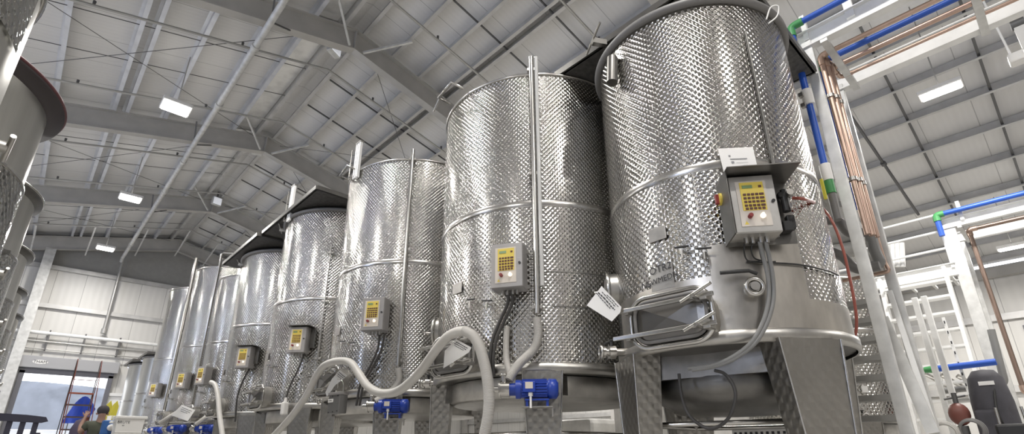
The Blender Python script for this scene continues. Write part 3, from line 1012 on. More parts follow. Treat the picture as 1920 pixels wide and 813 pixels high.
def control_box(k, phi, zc, label, hood=False, bright=False, dx=0.0):
    cx, cy, r = T[k]
    n = nvec(phi)
    tt = (-n).cross(UP)
    D = .17
    pos = Vector((cx, cy, zc)) + n * (r + .05) + tt * dx
    t = thing('control_box', label, 'control box', pos, radians(phi - 90), 'keypad control boxes on the tanks')
    hm = M_BOXS if bright else M_BOX
    MB().box((0, -D / 2, 0), (.29, D, .41), b=.006).build('housing', hm, t)
    MB().box((0, -D - .004, 0), (.284, .012, .404), b=.004).build('door', hm, t)
    y = -D - .012
    MB().box((-.008, y, .0), (.19, .004, .325)).build('face_plate', M_PANEL, t)
    kp = MB().box((-.004, y - .003, .05), (.15, .005, .205), b=.002).build('keypad', M_YEL, t)
    yk = y - .007
    for i in range(4):
        for j in range(5):
            key(kp, -.056 + j * .0255 + (.004 if j == 4 else 0), .062 - i * .0265 + .02 - .02, j == 4, yk)
    for j in range(5):
        key(kp, -.054 + j * .026, -.043 + 0.003, False, yk)
    key(kp, .048, .118, False, yk)
    MB().box((-.032, yk, .118), (.064, .004, .022)).build('display', M_LCD, kp)
    Mx = Matrix.Rotation(pi / 2, 4, 'X')
    MB().cyl((-.045, y, -.095), (-.045, y - .03, -.095), .015, None, 16).cyl((-.045, y - .03, -.095), (-.045, y - .036, -.095), .013, None, 16).build('push_button', M_RED, t)
    MB().cyl((.035, y, -.095), (.035, y - .012, -.095), .017, None, 16).box((.035, y - .018, -.095), (.012, .014, .034)).build('selector_knob', M_WARM, t)
    MB().cyl((.118, y + .004, .01), (.118, y - .008, .01), .011, None, 14).build('lock', M_BLK, t)
    MB().prism([(-.085, y - .003, -.15), (-.057, y - .003, -.15), (-.071, y - .003, -.126)], (0, .002, 0)).build('warning_triangle', M_YEL, t)
    for x in (-.06, -.02, .03, .07):
        MB().cyl((x, -D / 2, -.205), (x, -D / 2, -.245), .016, .013, 10).build('cable_gland', M_SATIN, t)
    for z in (.16, -.17):
        MB().box((.16, -.02, z), (.03, .02, .03)).build('mounting_lug', M_SATIN, t)
    if hood == 'small':
        MB().box((.03, -.12, .214), (.36, .25, .006)).box((.19, -.03, .05), (.08, .02, .32)).build('hood', M_DARKST, t)
    elif hood:
        h = MB()
        h.box((.06, -.14, .222), (.46, .30, .006))
        h.box((.06, .0, 0), (.46, .006, .46))
        h.box((-.168, -.12, 0), (.006, .24, .45))
        h.build('hood', M_DARKST, t)
    return t


b1 = control_box(1, 39.5, 2.50, 'brushed steel control box under a dark hood on the nearest tank', hood=True, bright=True)
MB().cyl((-.146, -.06, .10), (-.185, -.06, .10), .045, None, 8).build('isolator_base', M_YEL, b1)
MB().box((-.195, -.06, .10), (.03, .025, .075), b=.006).build('isolator_switch', M_RED, b1)
rg = MB().cyl((.24, -.06, .09), (.24, -.06, -.02), .026, None, 12).cyl((.24, -.06, .14), (.24, -.06, .09), .02, None, 12).box((.24, -.06, .10), (.08, .05, .04), b=.008).build('air_regulator', M_BLK, b1)
MB().cyl((.262, -.08, .10), (.262, -.115, .10), .022, None, 16).build('gauge', M_SATIN, rg)
MB().box((.22, -.05, -.13), (.06, .07, .07), b=.006).box((.25, -.05, -.10), (.05, .05, .1), b=.006).build('solenoid_valve', M_BLK, b1)
b2 = control_box(2, 31.5, 2.507, 'grey control box with yellow keypad on the second tank, beside its level pipe')
b3 = control_box(3, 36.5, 2.555, 'grey control box with yellow keypad on the third tank, under the mast')
b4 = control_box(4, 41, 2.63, 'grey hooded control box on the fourth tank with valves at its right', hood='small')
b5 = control_box(5, 38.5, 2.67, 'grey hooded control box with yellow keypad on the fifth tank', hood='small')
b6 = control_box(6, 24, 2.60, 'grey control box with yellow keypad on the narrow sixth tank behind the white hose')
b7 = control_box(7, 36, 2.68, 'grey control box with yellow keypad on the tall seventh tank')
b8 = control_box(8, 36, 2.73, 'small grey control box farthest away, on the tall eighth tank')


def at_tank(k, px, py, off):
    cx, cy, r = T[k]
    return P(px, py, cyl=(cx, cy, r + off))


# sleeves with papers
q = [P(1346, 279, cyl=(T[1][0], T[1][1], r1 + .02)), P(1411, 276, cyl=(T[1][0], T[1][1], r1 + .02)), P(1423, 326, cyl=(T[1][0], T[1][1], r1 + .03)), P(1358, 327, cyl=(T[1][0], T[1][1], r1 + .03))]
nn = (q[1] - q[0]).cross(q[3] - q[0]).normalized()
pp = thing('document_sleeve', 'clear sleeve with a printed white sheet above the nearest control box', 'document', q[3])
loc = [p - q[3] for p in q]
MB().prism(loc, nn * -.004).build('sheet', M_PAPER, pp)
ex, ey = (loc[1] - loc[0]), (loc[3] - loc[0])


def on_sheet(u, v, o=.006):
    s = -1 if nn.dot(EYE - q[0]) < 0 else 1
    return loc[0] + ex * u + ey * v + nn * s * o


for (u0, v0, u1, v1, mt) in ((.24, .28, .30, .34, M_INKG), (.26, .42, .75, .455, M_INKG), (.28, .52, .36, .60, M_INKG), (.42, .58, .75, .59, M_INKG), (.55, .74, .76, .775, M_INKG), (.56, .83, .75, .865, M_INKG), (.60, .68, .72, .688, M_INKG)):
    MB().add([on_sheet(u0, v0), on_sheet(u1, v0), on_sheet(u1, v1), on_sheet(u0, v1)], [(0, 1, 2, 3)]).build('printed_line', mt, pp)


def tag_card(name, label, pts, lines=5, curl=.02, hole=None):
    """a white card hanging by its corner; pts are its corners in order, text near the first edge"""
    c0 = pts[0]
    t = thing(name, label, 'tag', c0)
    L = [p - c0 for p in pts]
    n = len(L)
    nn = (L[1] - L[0]).cross(L[-1] - L[0]).normalized()
    if nn.dot(EYE - c0) < 0:
        nn = -nn
    MB().prism([p for p in L], nn * -.0015).build('card', M_PAPER, t)
    return t, L, nn


def card_lines(t, L, nn, rows, o=.003):
    ax, ay = L[1] - L[0], L[3] - L[0]
    for (u0, u1, v, h) in rows:
        u = u0
        while u < u1:
            du = random.uniform(.05, .13)
            dv = random.uniform(-.012, .012)
            v_ = v + dv
            MB().add([L[0] + ax * u + ay * v_ + nn * o, L[0] + ax * min(u + du, u1) + ay * v_ + nn * o, L[0] + ax * min(u + du, u1) + ay * (v_ + h) + nn * o, L[0] + ax * u + ay * (v_ + h) + nn * o], [(0, 1, 2, 3)]).build('handwriting', M_INK, t)
            u += du + .025


XT = 3.0
tc, L, nn = tag_card('hanging_tag', 'white card tag hanging askew left of the manway on the nearest tank', [P(1128, 536, X=XT), P(1165, 575, X=XT), P(1163, 585, X=XT), P(1147, 602, X=XT), P(1100, 572, X=XT)])
L2 = [L[0], L[1], L[3], L[4]]
card_lines(t=tc, L=L2, nn=nn, rows=((.15, .85, .14, .035), (.05, .9, .24, .05), (.0, .75, .34, .035), (.35, .95, .06, .03)))
XT2 = 2.55
tc, L, nn = tag_card('hanging_tag', 'white curled card tag under the hose on the manway of the second tank', [P(856, 636, X=XT2), P(884, 651, X=XT2), P(879, 660, X=XT2), P(831, 690, X=XT2), P(834, 657, X=XT2)])
card_lines(tc, [L[0], L[1], L[3], L[4]], nn, ((.1, .9, .12, .05), (.1, .9, .24, .05), (.2, .8, .36, .04)))
tc, L, nn = tag_card('hanging_tag', 'narrow white card tag hanging over the grey instrument case', [P(637, 693, X=XT2), P(651, 704, X=XT2), P(628, 722, X=XT2), P(613, 743, X=XT2), P(610, 735, X=XT2), P(622, 710, X=XT2)])
card_lines(tc, [L[0], L[1], L[3], L[5]], nn, ((.1, .95, .15, .06), (.1, .9, .3, .06), (.2, .8, .45, .05)))
tc, L, nn = tag_card('hanging_tag', 'large white sheet tag hanging above the far blue pumps', [P(341, 758, X=2.6), P(366, 768, X=2.6), P(352, 789, X=2.6), P(321, 778, X=2.6)])
card_lines(tc, L, nn, ((.2, .9, .15, .04), (.2, .9, .27, .04), (.3, .8, .39, .04)))

# grey instrument case hanging on the third tank
p0 = P(633, 757, X=2.5)
t = thing('instrument_case', 'grey metal instrument case hanging by a wire below the third tank manway', 'case', p0, radians(-90 + 8))
MB().box((0, 0, 0), (.205, .10, .195), b=.008).build('body', plain('case_grey', (0.16, 0.158, 0.155), 0.45, 0.3), t)
MB().box((0, 0, .105), (.22, .115, .03), b=.006).build('lid', M_BOX, t)
MB().box((-.055, -.053, .035), (.085, .006, .035)).build('label_plate', M_PAPER, t)
text_part('CUPINAL', .016, M_INK, Matrix.Translation((-.055, -.058, .035)) @ Matrix.Rotation(pi / 2, 4, 'X'), t)
for x, z in ((-.03, .08), (.07, .08), (.08, -.075), (.0, -.08), (-.075, -.085)):
    MB().cyl((x, -.05, z), (x, -.055, z), .006, None, 8).build('screw', M_BLK, t)
MB().tube(spline([(.08, 0, .11), (.08, -.01, .2), (.03, -.01, .25), (-.03, -.02, .26)], 8), .004, 6).build('wire', M_STEEL, t)

# ------------------------------------------------------------------ hoses and cables
hp = [(512, 818), (545, 782), (575, 740), (592, 706), (607, 686), (625, 678), (645, 676), (660, 682), (674, 702), (688, 722), (706, 734), (724, 737), (745, 733), (770, 715), (795, 687), (818, 655), (838, 632), (856, 622), (872, 620)]
hp2 = [(872, 620), (888, 630), (900, 652), (908, 680), (914, 710), (917, 745), (915, 780), (908, 818)]
t = thing('wine_hose', 'long white hose looped over the manways of the second and third tanks', 'hose', P(724, 737, X=2.5))
o0 = t.location
A = [P(x, y, X=2.50) - o0 for x, y in hp]
B = [P(x, y, X=2.50 - .003 * i) - o0 for i, (x, y) in enumerate(hp2)]
MB().tube(spline(A, 8), .040, 16).build('smooth_length', M_HOSE, t)
ribbed(MB(), spline(B, 12), .040, .0095, .10, 14).build('ribbed_length', M_RIB, t)
tag(MB().tube(spline([P(x, y, X=2.55) for x, y in ((396, 716), (404, 722), (409, 745), (412, 780), (418, 820))], 8), .040, 14).build('short_hose', M_HOSE), 'short white hose hanging down in front of the sixth tank', 'hose')
MBc = MB()
ribbed(MBc, spline([at_tank(2, 1007, 596, .07), at_tank(2, 1009, 628, .08), at_tank(2, 1000, 655, .10), at_tank(2, 975, 680, .16), at_tank(2, 960, 700, .22), at_tank(2, 954, 712, .24)], 12), .036, .0095, .12, 12)
tag(MBc.build('ribbed_hose', M_RIB), 'grey ribbed hose from the level pipe to the blue pump on the second tank', 'hose')
tag(ribbed(MB(), spline([at_tank(3, 747, 690, .07), at_tank(3, 748, 712, .08), at_tank(3, 738, 728, .10), at_tank(3, 722, 742, .16), at_tank(3, 703, 752, .22)], 12), .036, .0095, .10, 12).build('ribbed_hose', M_HOSE), 'pale hose from the level pipe to the blue pump on the third tank', 'hose')
tag(ribbed(MB(), spline([at_tank(2, 951, 612, .05), at_tank(2, 949, 640, .06), at_tank(2, 950, 675, .10), at_tank(2, 956, 700, .18)], 12), .026, .0095, .12, 12).build('ribbed_hose', M_RIB), 'thin ribbed riser hose left of the pump on the second tank', 'hose')


def cable(label, pts, r, mat, name='cable'):
    return tag(MB().tube(spline(pts, 8), r, 10).build(name, mat), label, 'cable' if name == 'cable' else 'hose')


for i in range(2):
    cable('thick grey cable curving from the nearest control box, %s one of the pair' % ('left' if i == 0 else 'right'),
          [at_tank(1, 1424 + i * 11, 452, .13), at_tank(1, 1431 + i * 11, 480, .10), at_tank(1, 1440 + i * 9, 520, .09), at_tank(1, 1441 + i * 9, 560, .09), at_tank(1, 1432 + i * 8, 600, .09), at_tank(1, 1410 + i * 8, 640, .09), at_tank(1, 1375 + i * 8, 668, .06), at_tank(1, 1335 + i * 8, 685, .04), at_tank(1, 1290 + i * 8, 690 + i * 3, .03)], .014, M_CAB)
    cable('black cable running down from the control box of the second tank, %s one' % ('left' if i == 0 else 'right'),
          [at_tank(2, 950 + i * 8, 543, .14), at_tank(2, 953 + i * 8, 565, .10), at_tank(2, 938 + i * 8, 600, .08), at_tank(2, 924 + i * 7, 635, .08), at_tank(2, 919 + i * 6, 670, .08), at_tank(2, 920 + i * 6, 705, .05)], .015, M_RUB)
    cable('dark cable slanting down from the control box of the third tank, %s one' % ('left' if i == 0 else 'right'),
          [at_tank(3, 712 + i * 8, 627, .13), at_tank(3, 708 + i * 7, 655, .08), at_tank(3, 692 + i * 6, 690, .07), at_tank(3, 676 + i * 6, 720, .07), at_tank(3, 668 + i * 6, 760, .05)], .014, M_RUB)
cable('dark cable from the control box of the fourth tank to a white plug', [at_tank(4, 571, 662, .12), at_tank(4, 560, 690, .08), at_tank(4, 545, 720, .08), at_tank(4, 536, 746, .1)], .014, M_RUB)
cable('dark cable hanging from the control box of the fifth tank', [at_tank(5, 468, 690, .12), at_tank(5, 455, 715, .08), at_tank(5, 445, 745, .08), at_tank(5, 441, 790, .06)], .016, M_RUB)
cable('thin black cable wrapped across the nearest tank below the control box', [at_tank(1, 1400, 490, .02), at_tank(1, 1440, 492, .02), at_tank(1, 1500, 496, .02), at_tank(1, 1550, 507, .02), at_tank(1, 1572, 516, .015)], .006, M_BLK)
cable('black loop of cable hanging below the nearest tank', [P(x, y, X=3.35) for x, y in ((1273, 700), (1277, 735), (1290, 775), (1320, 800), (1345, 800), (1368, 780), (1379, 745), (1374, 720), (1358, 700), (1340, 694))], .011, M_RUB)
cable('clear tube loop hanging behind the black loop below the nearest tank', [P(x, y, X=3.75) for x, y in ((1370, 700), (1360, 725), (1363, 752), (1380, 765), (1400, 755), (1409, 725), (1405, 700))], .008, M_CLEAR)
for i, (dx, s) in enumerate(((0, 1), (14, .8), (30, 1.1))):
    cable('thin black lead looping under the nearest control box, %s' % ('left', 'middle', 'right')[i], [at_tank(1, 1398 + dx, 452, .12), at_tank(1, 1395 + dx, 470, .1), at_tank(1, 1402 + dx, 488 * s + (1 - s) * 470, .06), at_tank(1, 1424 + dx, 490, .05)], .005, M_BLK)
cable('red-brown air hose curving from the regulator down the right of the nearest tank', [at_tank(1, 1486, 371, .2), at_tank(1, 1512, 374, .22)] + [P(x, y, X=4.55) for x, y in ((1540, 388), (1562, 418), (1580, 465), (1592, 515), (1601, 560), (1606, 600), (1602, 632), (1585, 647), (1568, 640))], .011, M_REDH, 'air_hose')
# white plug
p = at_tank(4, 534, 760, .12)
t = thing('cable_plug', 'white cable plug hanging in front of the fourth tank', 'plug', p, radians(20))
MB().box((0, 0, -.04), (.10, .07, .19), b=.02).build('body', M_WHITE, t)
MB().cyl((0, 0, .05), (0, 0, .12), .028, .018, 12).build('gland', M_WHITE, t)


# ------------------------------------------------------------------ pumps
def pump(p, rz, label, s=1.0):
    """motor axis along local x, pump head at the left end"""
    t = thing('blue_pump', label, 'pump', p, rz, 'blue electric pumps below the tanks')
    t.scale = (s, s, s)
    b = MB()
    b.tube([(-.10, 0, 0), (.12, 0, 0)], .068, 24)
    for k in range(20):
        a = 2 * pi * k / 20
        if abs(cos(a)) < .55 and sin(a) < 0:
            continue
        b.box((.01, .071 * cos(a), .071 * sin(a)), (.20, .010 if abs(sin(a)) > .7 else .016, .010 if abs(cos(a)) > .7 else .016))
    b.build('motor_body', M_BLUE, t)
    MB().lathe([(.001, .0), (.05, .0), (.078, .018), (.080, .075), (.070, .085)], (0, 0, 0), 24, M=Matrix.Translation((.20, 0, 0)) @ Matrix.Rotation(-pi / 2, 4, 'Y')).build('fan_cover', M_BLUE, t)
    MB().tube([(-.14, 0, 0), (-.10, 0, 0)], .075, 24).build('flange', M_BLUE, t)
    MB().tube([(-.19, 0, 0), (-.14, 0, 0)], .05, 20).build('coupling', M_BLUE, t)
    MB().box((-.03, -.075, .01), (.10, .05, .085), b=.008).build('terminal_box', M_BLUE, t)
    MB().box((-.03, -.102, .02), (.06, .004, .05)).build('rating_plate', M_PANEL, t)
    ph = MB().tube([(-.26, 0, 0), (-.19, 0, 0)], .062, 20).tube([(-.275, 0, 0), (-.26, 0, 0)], .07, 20).build('pump_head', M_STEEL, t)
    MB().cyl((-.235, 0, .04), (-.235, 0, .13), .027, None, 14).torus((-.235, 0, .115), .032, .008, 20, 8).build('outlet', M_STEEL, ph)
    MB().cyl((-.27, 0, 0), (-.33, 0, -.0), .026, None, 14).build('inlet', M_STEEL, ph)
    for k in range(4):
        a = pi / 4 + k * pi / 2
        MB().cyl((-.28, .055 * cos(a), .055 * sin(a)), (-.265, .055 * cos(a), .055 * sin(a)), .008, None, 8).build('bolt', M_SATIN, ph)
    MB().box((.03, 0, -.085), (.19, .13, .012)).box((-.05, 0, -.11), (.02, .1, .05)).box((.11, 0, -.11), (.02, .1, .05)).build('foot', M_BLUE, t)
    MB().box((.03, .02, -.14), (.24, .16, .008)).box((.148, .02, -.175), (.01, .05, .07)).build('mounting_bracket', M_SATIN, t)
    MB().tube([(-.02, -.07, -.03), (-.02, -.075, -.15)], .009, 8).tube([(-.02, -.07, -.03), (-.02, -.07, -.06)], .018, 10).build('power_lead', M_WHITE, t)
    return t


def pump_at(k, px, py, off, label, phi, s=1.0):
    pump(at_tank(k, px, py, off), radians(phi - 90), label, s)


pump_at(2, 1000, 729, .20, 'blue electric pump on the front leg of the second tank', 43)
pump_at(3, 734, 761, .20, 'blue electric pump on the front leg of the third tank, under the hose dip', 46)
pump_at(6, 385, 803, .22, 'blue electric pump under the sixth tank, right of the hanging sheet', 40, 1.1)
pump_at(7, 331, 803, .25, 'blue electric pump under the hanging sheet, at the seventh tank', 40, 1.15)
pump_at(8, 292, 806, .25, 'farthest blue electric pump, beside the white bin', 40, 1.15)
for (k, a, b_, lb) in ((6, (368, 795), (395, 775), 'short white hose stub at the sixth tank pump'), (7, (300, 792), (330, 773), 'short white hose stub at the seventh tank pump')):
    tag(MB().tube(spline([at_tank(k, *a, .3), at_tank(k, (a[0] + b_[0]) / 2, (a[1] + b_[1]) / 2, .28), at_tank(k, *b_, .2)], 6), .045, 12).build('hose_stub', M_HOSE), lb, 'hose')

# ------------------------------------------------------------------ left hand row of tall smooth tanks
LROW = [(3.2, 'smooth steel tank with a dimpled jacket cut by the top left corner'), (5.9, 'smooth steel tank with a dark flared rim at the left edge'),
        (8.4, 'smooth steel tank with a shiny rim, third along the left edge'), (11.0, 'smooth steel tank, fourth along the left edge'),
        (13.8, 'smooth steel tank, fifth along the left edge'), (16.5, 'smooth steel tank, farthest along the left edge')]
for i, (y, lb) in enumerate(LROW):
    cx, r, z1 = -1.5, 1.1, 3.93
    if i == 0:
        z1 = 4.6
    t = thing('smooth_steel_tank', lb, 'tank', (cx, y, 0), 0, 'smooth steel tanks along the left edge')
    MB().lathe([(r, .9), (r, 2.4), (r, z1)], seg=96, uvr=r).disc((0, 0, z1 - .02), r - .001, 48).build('shell', M_TALL, t)
    MB().lathe([(r + .012, 1.25), (r + .014, 1.27), (r + .014, 3.12), (r + .012, 3.14)] if i else [(r + .012, 2.80), (r + .014, 2.82), (r + .014, 3.26), (r + .012, 3.28)], seg=96, uvr=r, a0=-2.6, a1=.10 if i else -.11).build('dimpled_jacket', M_DIML, t)
    MB().lathe([(r + .001, -.02), (r + .02, -.012), (r + .02, .012), (r + .001, .02)], (0, 0, 3.15 if i else 3.29), 96).build('jacket_edge', M_STEEL, t)
    w_ = .115 if i == 1 else .07
    MB().lathe([(r, -.07), (r + .02, -.05), (r + w_, -.02), (r + w_, .03), (r, .04)], (0, 0, z1), 96).build('rim', plain('dark_rim', (0.04, 0.032, 0.034), 0.5) if i == 1 else M_DARKST, t)
    MB().torus((0, 0, z1 + .015), r + w_, .014, 96, 8).build('rim_edge', plain('rim_maroon', (0.10, 0.03, 0.035), 0.5) if i == 1 else M_STEEL, t)
    for a in (45, 135, 225, 315):
        x, yy = .85 * cos(radians(a)), .85 * sin(radians(a))
        MB().cyl((x, yy, 0), (x, yy, 1.0), .06, None, 12).build('leg', M_SATIN, t)
    MB().lathe([(r, .9), (r * .6, .72), (.001, .7)], seg=40).build('bottom_dish', M_SATIN, t)
    if i == 1:
        M = frame(205, r, 2.72)
        hk = MB().box((0, 0, .06), (.12, .03, .14), M).build('hook_plate', M_DARKST, t)
    # valve clusters towards the aisle
    for (ph, z) in ((186, 1.7), (196, 2.05), (190, 2.45)):
        M = frame(ph, r, z)
        o = MB().cyl((0, 0, -.02), (0, 0, .08), .03, None, 12, M).tube([(-.1, .03, .08), (.1, -.03, .09)], .013, 8, True, False, M).build('side_valve', M_SATIN, t)
    M = frame(192, r, 2.25)
    MB().box((0, 0, .05), (.16, .12, .09), M, b=.01).build('bracket', M_DARKST, t)

# ------------------------------------------------------------------ pipe bridge beside the nearest tank
YP = 1.08
def bridge(x0, x1, yp, yend, zt, labels, post_w=.10):
    t = thing('pipe_bridge', labels, 'pipe bridge', (x0, yp, 0), 0)
    for x in (0, x1 - x0):
        MB().box((x, 0, zt / 2), (.06, post_w, zt), b=.006).build('post', M_GALV, t)
        MB().chan((x, .07, zt + .02), (x, yend - yp, zt + .02), .11, .21, .014).build('long_beam', M_GALVW, t)
    y = -.17
    while y > yend - yp:
        MB().beam((-.05, y, zt - .10), (x1 - x0 + .05, y, zt - .10), .07, .05).build('cross_bar', M_GALV, t)
        y -= 1.2
    return t


g1 = bridge(5.5, 6.58, YP, -6.2, 5.2, 'galvanised pipe bridge on two posts right of the nearest tank')
MB().box((0, -.02, 5.38), (.07, .05, .34)).build('upstand', M_GALVW, g1)
MB().box((0, -.45, 5.40), (.07, .08, .36)).build('upstand', M_GALVW, g1)


def elbow_run(pts, r, rad=.09):
    """polyline with rounded corners"""
    pts = [Vector(p) for p in pts]
    out = [pts[0]]
    for i in range(1, len(pts) - 1):
        a, b, c = pts[i - 1], pts[i], pts[i + 1]
        d0, d1 = (a - b).normalized(), (c - b).normalized()
        k = min(rad, (a - b).length * .45, (c - b).length * .45)
        for j in range(7):
            s = j / 6
            p0, p1 = b + d0 * k, b + d1 * k
            out.append((p0 * (1 - s) ** 2) + b * (2 * s * (1 - s)) + p1 * s * s)
    out.append(pts[-1])
    return out


def pipe_thing(name, label, pts, r, mat, cat='pipe', elbows=None, em=None, clips=()):
    o0 = Vector(pts[0])
    t = thing(name, label, cat, o0)
    L = [Vector(p) - o0 for p in pts]
    MB().tube(elbow_run(L, r), r, 14).build('pipe', mat, t)
    for i in (elbows or ()):
        d0, d1 = (L[i - 1] - L[i]).normalized(), (L[i + 1] - L[i]).normalized()
        MB().tube(elbow_run([L[i] + d0 * .13, L[i], L[i] + d1 * .13], r), r * 1.28, 14).build('elbow', em, t)
    for (i, f) in clips:
        p = L[i] + (L[i + 1] - L[i]) * f
        d = (L[i + 1] - L[i]).normalized()
        MB().cyl(p - d * .02, p + d * .02, r * 1.5, None, 14).build('pipe_clip', M_SATIN, t)
    return t


# blue pipes
xa = 5.33
ya = P(1531, 250, X=xa).y
pipe_thing('blue_pipe', 'blue pipe with green elbow over the pipe bridge, dropping left of its first post', [(xa, -6.0, 5.36), (xa, ya, 5.36), (xa, ya, 3.55)], .034, M_PBLUE, elbows=(1,), em=M_GREEN)
pipe_thing('blue_pipe', 'blue pipe with green elbow inside the pipe bridge, right of the first post', [(5.9, -6.0, 5.16), (5.9, P(1566, 250, X=5.9).y, 5.16), (5.9, P(1566, 250, X=5.9).y, 3.30)], .034, M_PBLUE, elbows=(1,), em=M_GREEN)
# copper pipes
for i, (x, z, px, lb) in enumerate(((5.74, 5.13, 1578, 'copper pipe nearest the first post of the pipe bridge'), (6.05, 5.13, 1587, 'middle copper pipe of the pipe bridge'), (6.27, 5.10, 1595, 'copper pipe farthest from the first post of the pipe bridge'))):
    xv = 5.72 + .09 * i
    yv = P(px, 260, X=xv).y
    pipe_thing('copper_pipe', lb, [(x, -6.0, z), (x, yv, z), (xv, yv, z), (xv, yv, 2.95)] if i else [(x, -6.0, z), (x, yv, z), (x, yv, 2.95)], (.027, .03, .02)[i], M_COP, elbows=(1, 2) if i else (1,), em=M_COP, clips=((2, .25), (2, .72)) if i else ((1, .25), (1, .72)))
# valve below the blue drop
t = thing('pipe_valve', 'green and white pipe valve under the blue drop pipe beside the first post', 'valve', (xa, ya, 3.42))
MB().cyl((0, 0, .02), (0, 0, .20), .05, None, 16).build('union', M_WHITE, t)
MB().cyl((0, 0, -.12), (0, 0, .02), .045, None, 16).build('body', M_GREEN, t)
MB().box((-.075, .04, -.08), (.02, .03, .22), b=.005).build('lever', M_YELP, t)
MB().cyl((0, 0, -.40), (0, 0, -.12), .038, None, 14).build('tail_pipe', M_GREYRUB, t)
t = thing('pipe_coupling', 'white clamp coupling high on the blue drop pipe', 'coupling', (xa, ya, 4.42))
MB().cyl((0, 0, -.09), (0, 0, .09), .055, None, 16).build('sleeve', M_WHITE, t)
MB().box((-.05, .04, .03), (.05, .05, .05), b=.006).box((-.05, .04, -.10), (.05, .05, .05), b=.006).build('bolt_lug', M_SATIN, t)
# grey process pipes low behind the bridge
for i, (pts, r, lb) in enumerate((
        ([P(1545, 414, X=6.0), P(1572, 412, X=6.0), P(1592, 440, X=6.0), P(1640, 432, X=6.0)], .05, 'short dark bent pipe beside the first post, upper one'),
        ([P(1560, 472, X=6.2), P(1580, 480, X=6.2), P(1606, 508, X=6.2), P(1650, 498, X=6.2)], .05, 'short dark bent pipe beside the first post, lower one'),
        ([P(1612, 360, X=6.4), P(1640, 470, X=6.4), P(1652, 494, X=6.4), P(1630, 500, X=6.4)], .055, 'grey insulated pipe turning at its foot between the bridge posts'),
        ([P(1630, 400, X=6.5), P(1660, 495, X=6.5), P(1668, 508, X=6.5), P(1580, 526, X=6.5)], .02, 'thin copper pipe turning along the walkway edge'),
        ([P(1545, 445, X=6.6), P(1615, 432, X=6.6)], .11, 'thick pale insulated pipe behind the dark bent pipes, upper one'),
        ([P(1548, 478, X=6.6), P(1620, 462, X=6.6)], .09, 'thick pale insulated pipe behind the dark bent pipes, lower one'))):
    pipe_thing('process_pipe', lb, pts, r, (M_GREYRUB, M_GREYRUB, M_CAB, M_COP, M_GALV, M_GALV)[i])

# steep stair between the nearest tank and the second row
st = thing('steel_stair', 'steep galvanised stair with open treads behind the right leg of the nearest tank', 'stair', (5.85, 1.1, 0))
for z in [0.34, .52, .70, .88, 1.06, 1.24, 1.42, 1.60, 1.78, 1.96, 2.14, 2.32]:
    MB().box(((z - 1.4) * .06, .28, z), (.2, .44, .05)).build('tread', plain('stair_tread', (0.30, 0.295, 0.28), 0.5, 0.3), st)
MB().beam((-.085, .50, 0), (.065, .50, 2.5), .04, .16, up=(1, 0, 0)).build('stringer', M_GALV, st)
MB().beam((-.085, .06, 0), (.065, .06, 2.5), .03, .14, up=(1, 0, 0)).build('stringer', M_GALV, st)
o0 = st.location
MB().beam(P(1655, 596, X=6.3) - o0, P(1750, 812, X=6.05) - o0, .03, .10, up=(0, 1, 0)).build('diagonal_brace', M_GALV, st)
MB().beam(P(1668, 545, X=6.45) - o0, P(1752, 800, X=6.2) - o0, .03, .045, up=(0, 1, 0)).build('diagonal_brace', M_GALVW, st)

# second row tank seen through the stair
tr = tank(9.4, 2.9, 1.1, 1.35, 3.4, 2.6, 'dimpled steel tank in the second row, seen between the stair treads', M_DIML, legs=(-42, 46, 134, 222), port=None, drain=40, man=20, group='tanks of the second row')
MB().box((0, 0, 0), (.08, .02, .09)).build('label_plate', M_WHITE, tr).matrix_local = frame(48, 1.1, 1.75, .03) @ Matrix.Rotation(pi / 2, 4, 'X')

# ------------------------------------------------------------------ far pipe bridge, platform and stair
g2 = bridge(13.0, 14.1, .98, -6.2, 5.2, 'galvanised pipe bridge standing farther back at the right edge', .2)
MB().box((0, -.25, 5.42), (.12, .06, .4)).build('upstand', M_GALVW, g2)
pipe_thing('blue_pipe', 'blue pipe with green elbow along the top of the far pipe bridge', [(12.85, -6.0, 5.40), (12.85, 1.10, 5.40), (12.85, 1.10, 4.95)], .05, M_PBLUE, elbows=(1,), em=M_GREEN)
pipe_thing('copper_pipe', 'dark copper pipe running down between the posts of the far pipe bridge', [(13.4, -6, 5.12), (13.4, .72, 5.12), (13.4, .72, 1.9), (13.4, .2, 1.9)], .04, plain('dull_copper', (0.26, 0.19, 0.155), 0.4, 0.8), elbows=(1, 2), em=M_COP)
pl = thing('platform', 'galvanised walkway platform with handrails in front of the far roof', 'platform', (13, 1.05, 4.28))
MB().chan((0, 0, 0), (0, 7, 0), .12, .26, .016).build('edge_beam', M_GALVW, pl)
gr = MB()
for i in range(18):
    gr.box((.85, .2 + i * .38, .06), (1.6, .05, .05))
for x in (.3, .85, 1.4):
    gr.box((x, 3.5, .1), (.05, 7, .03))
gr.build('grating', M_GALV, pl)
for z in (.45, .82, 1.18):
    MB().tube([(0, .03, z), (0, 6.8, z)], .026, 10).build('rail', M_GALVW, pl)
for y in (.05, 1.5, 3.0, 4.5, 6):
    MB().box((0, y, .62), (.07, .05, 1.18)).build('rail_post', M_GALVW, pl)
s2 = thing('platform_stair', 'pale galvanised stair with handrails climbing to the far platform', 'stair', (12.3, 1.2, 0))
for k in range(12):
    z = .5 + k * .32
    MB().box((.2 + k * .02, .55, z), (.26, 1.0, .045)).build('tread', M_GALVW, s2)
MB().beam((.1, .02, 0), (.5, .02, 4.3), .06, .22, up=(1, 0, 0)).build('stringer', M_GALVW, s2)
MB().beam((.1, 1.1, 0), (.5, 1.1, 4.3), .06, .22, up=(1, 0, 0)).build('stringer', M_GALVW, s2)
sc_ = MB()
a, b = Vector((-.25, .18, 3.2)), Vector((-.3, .10, .6))
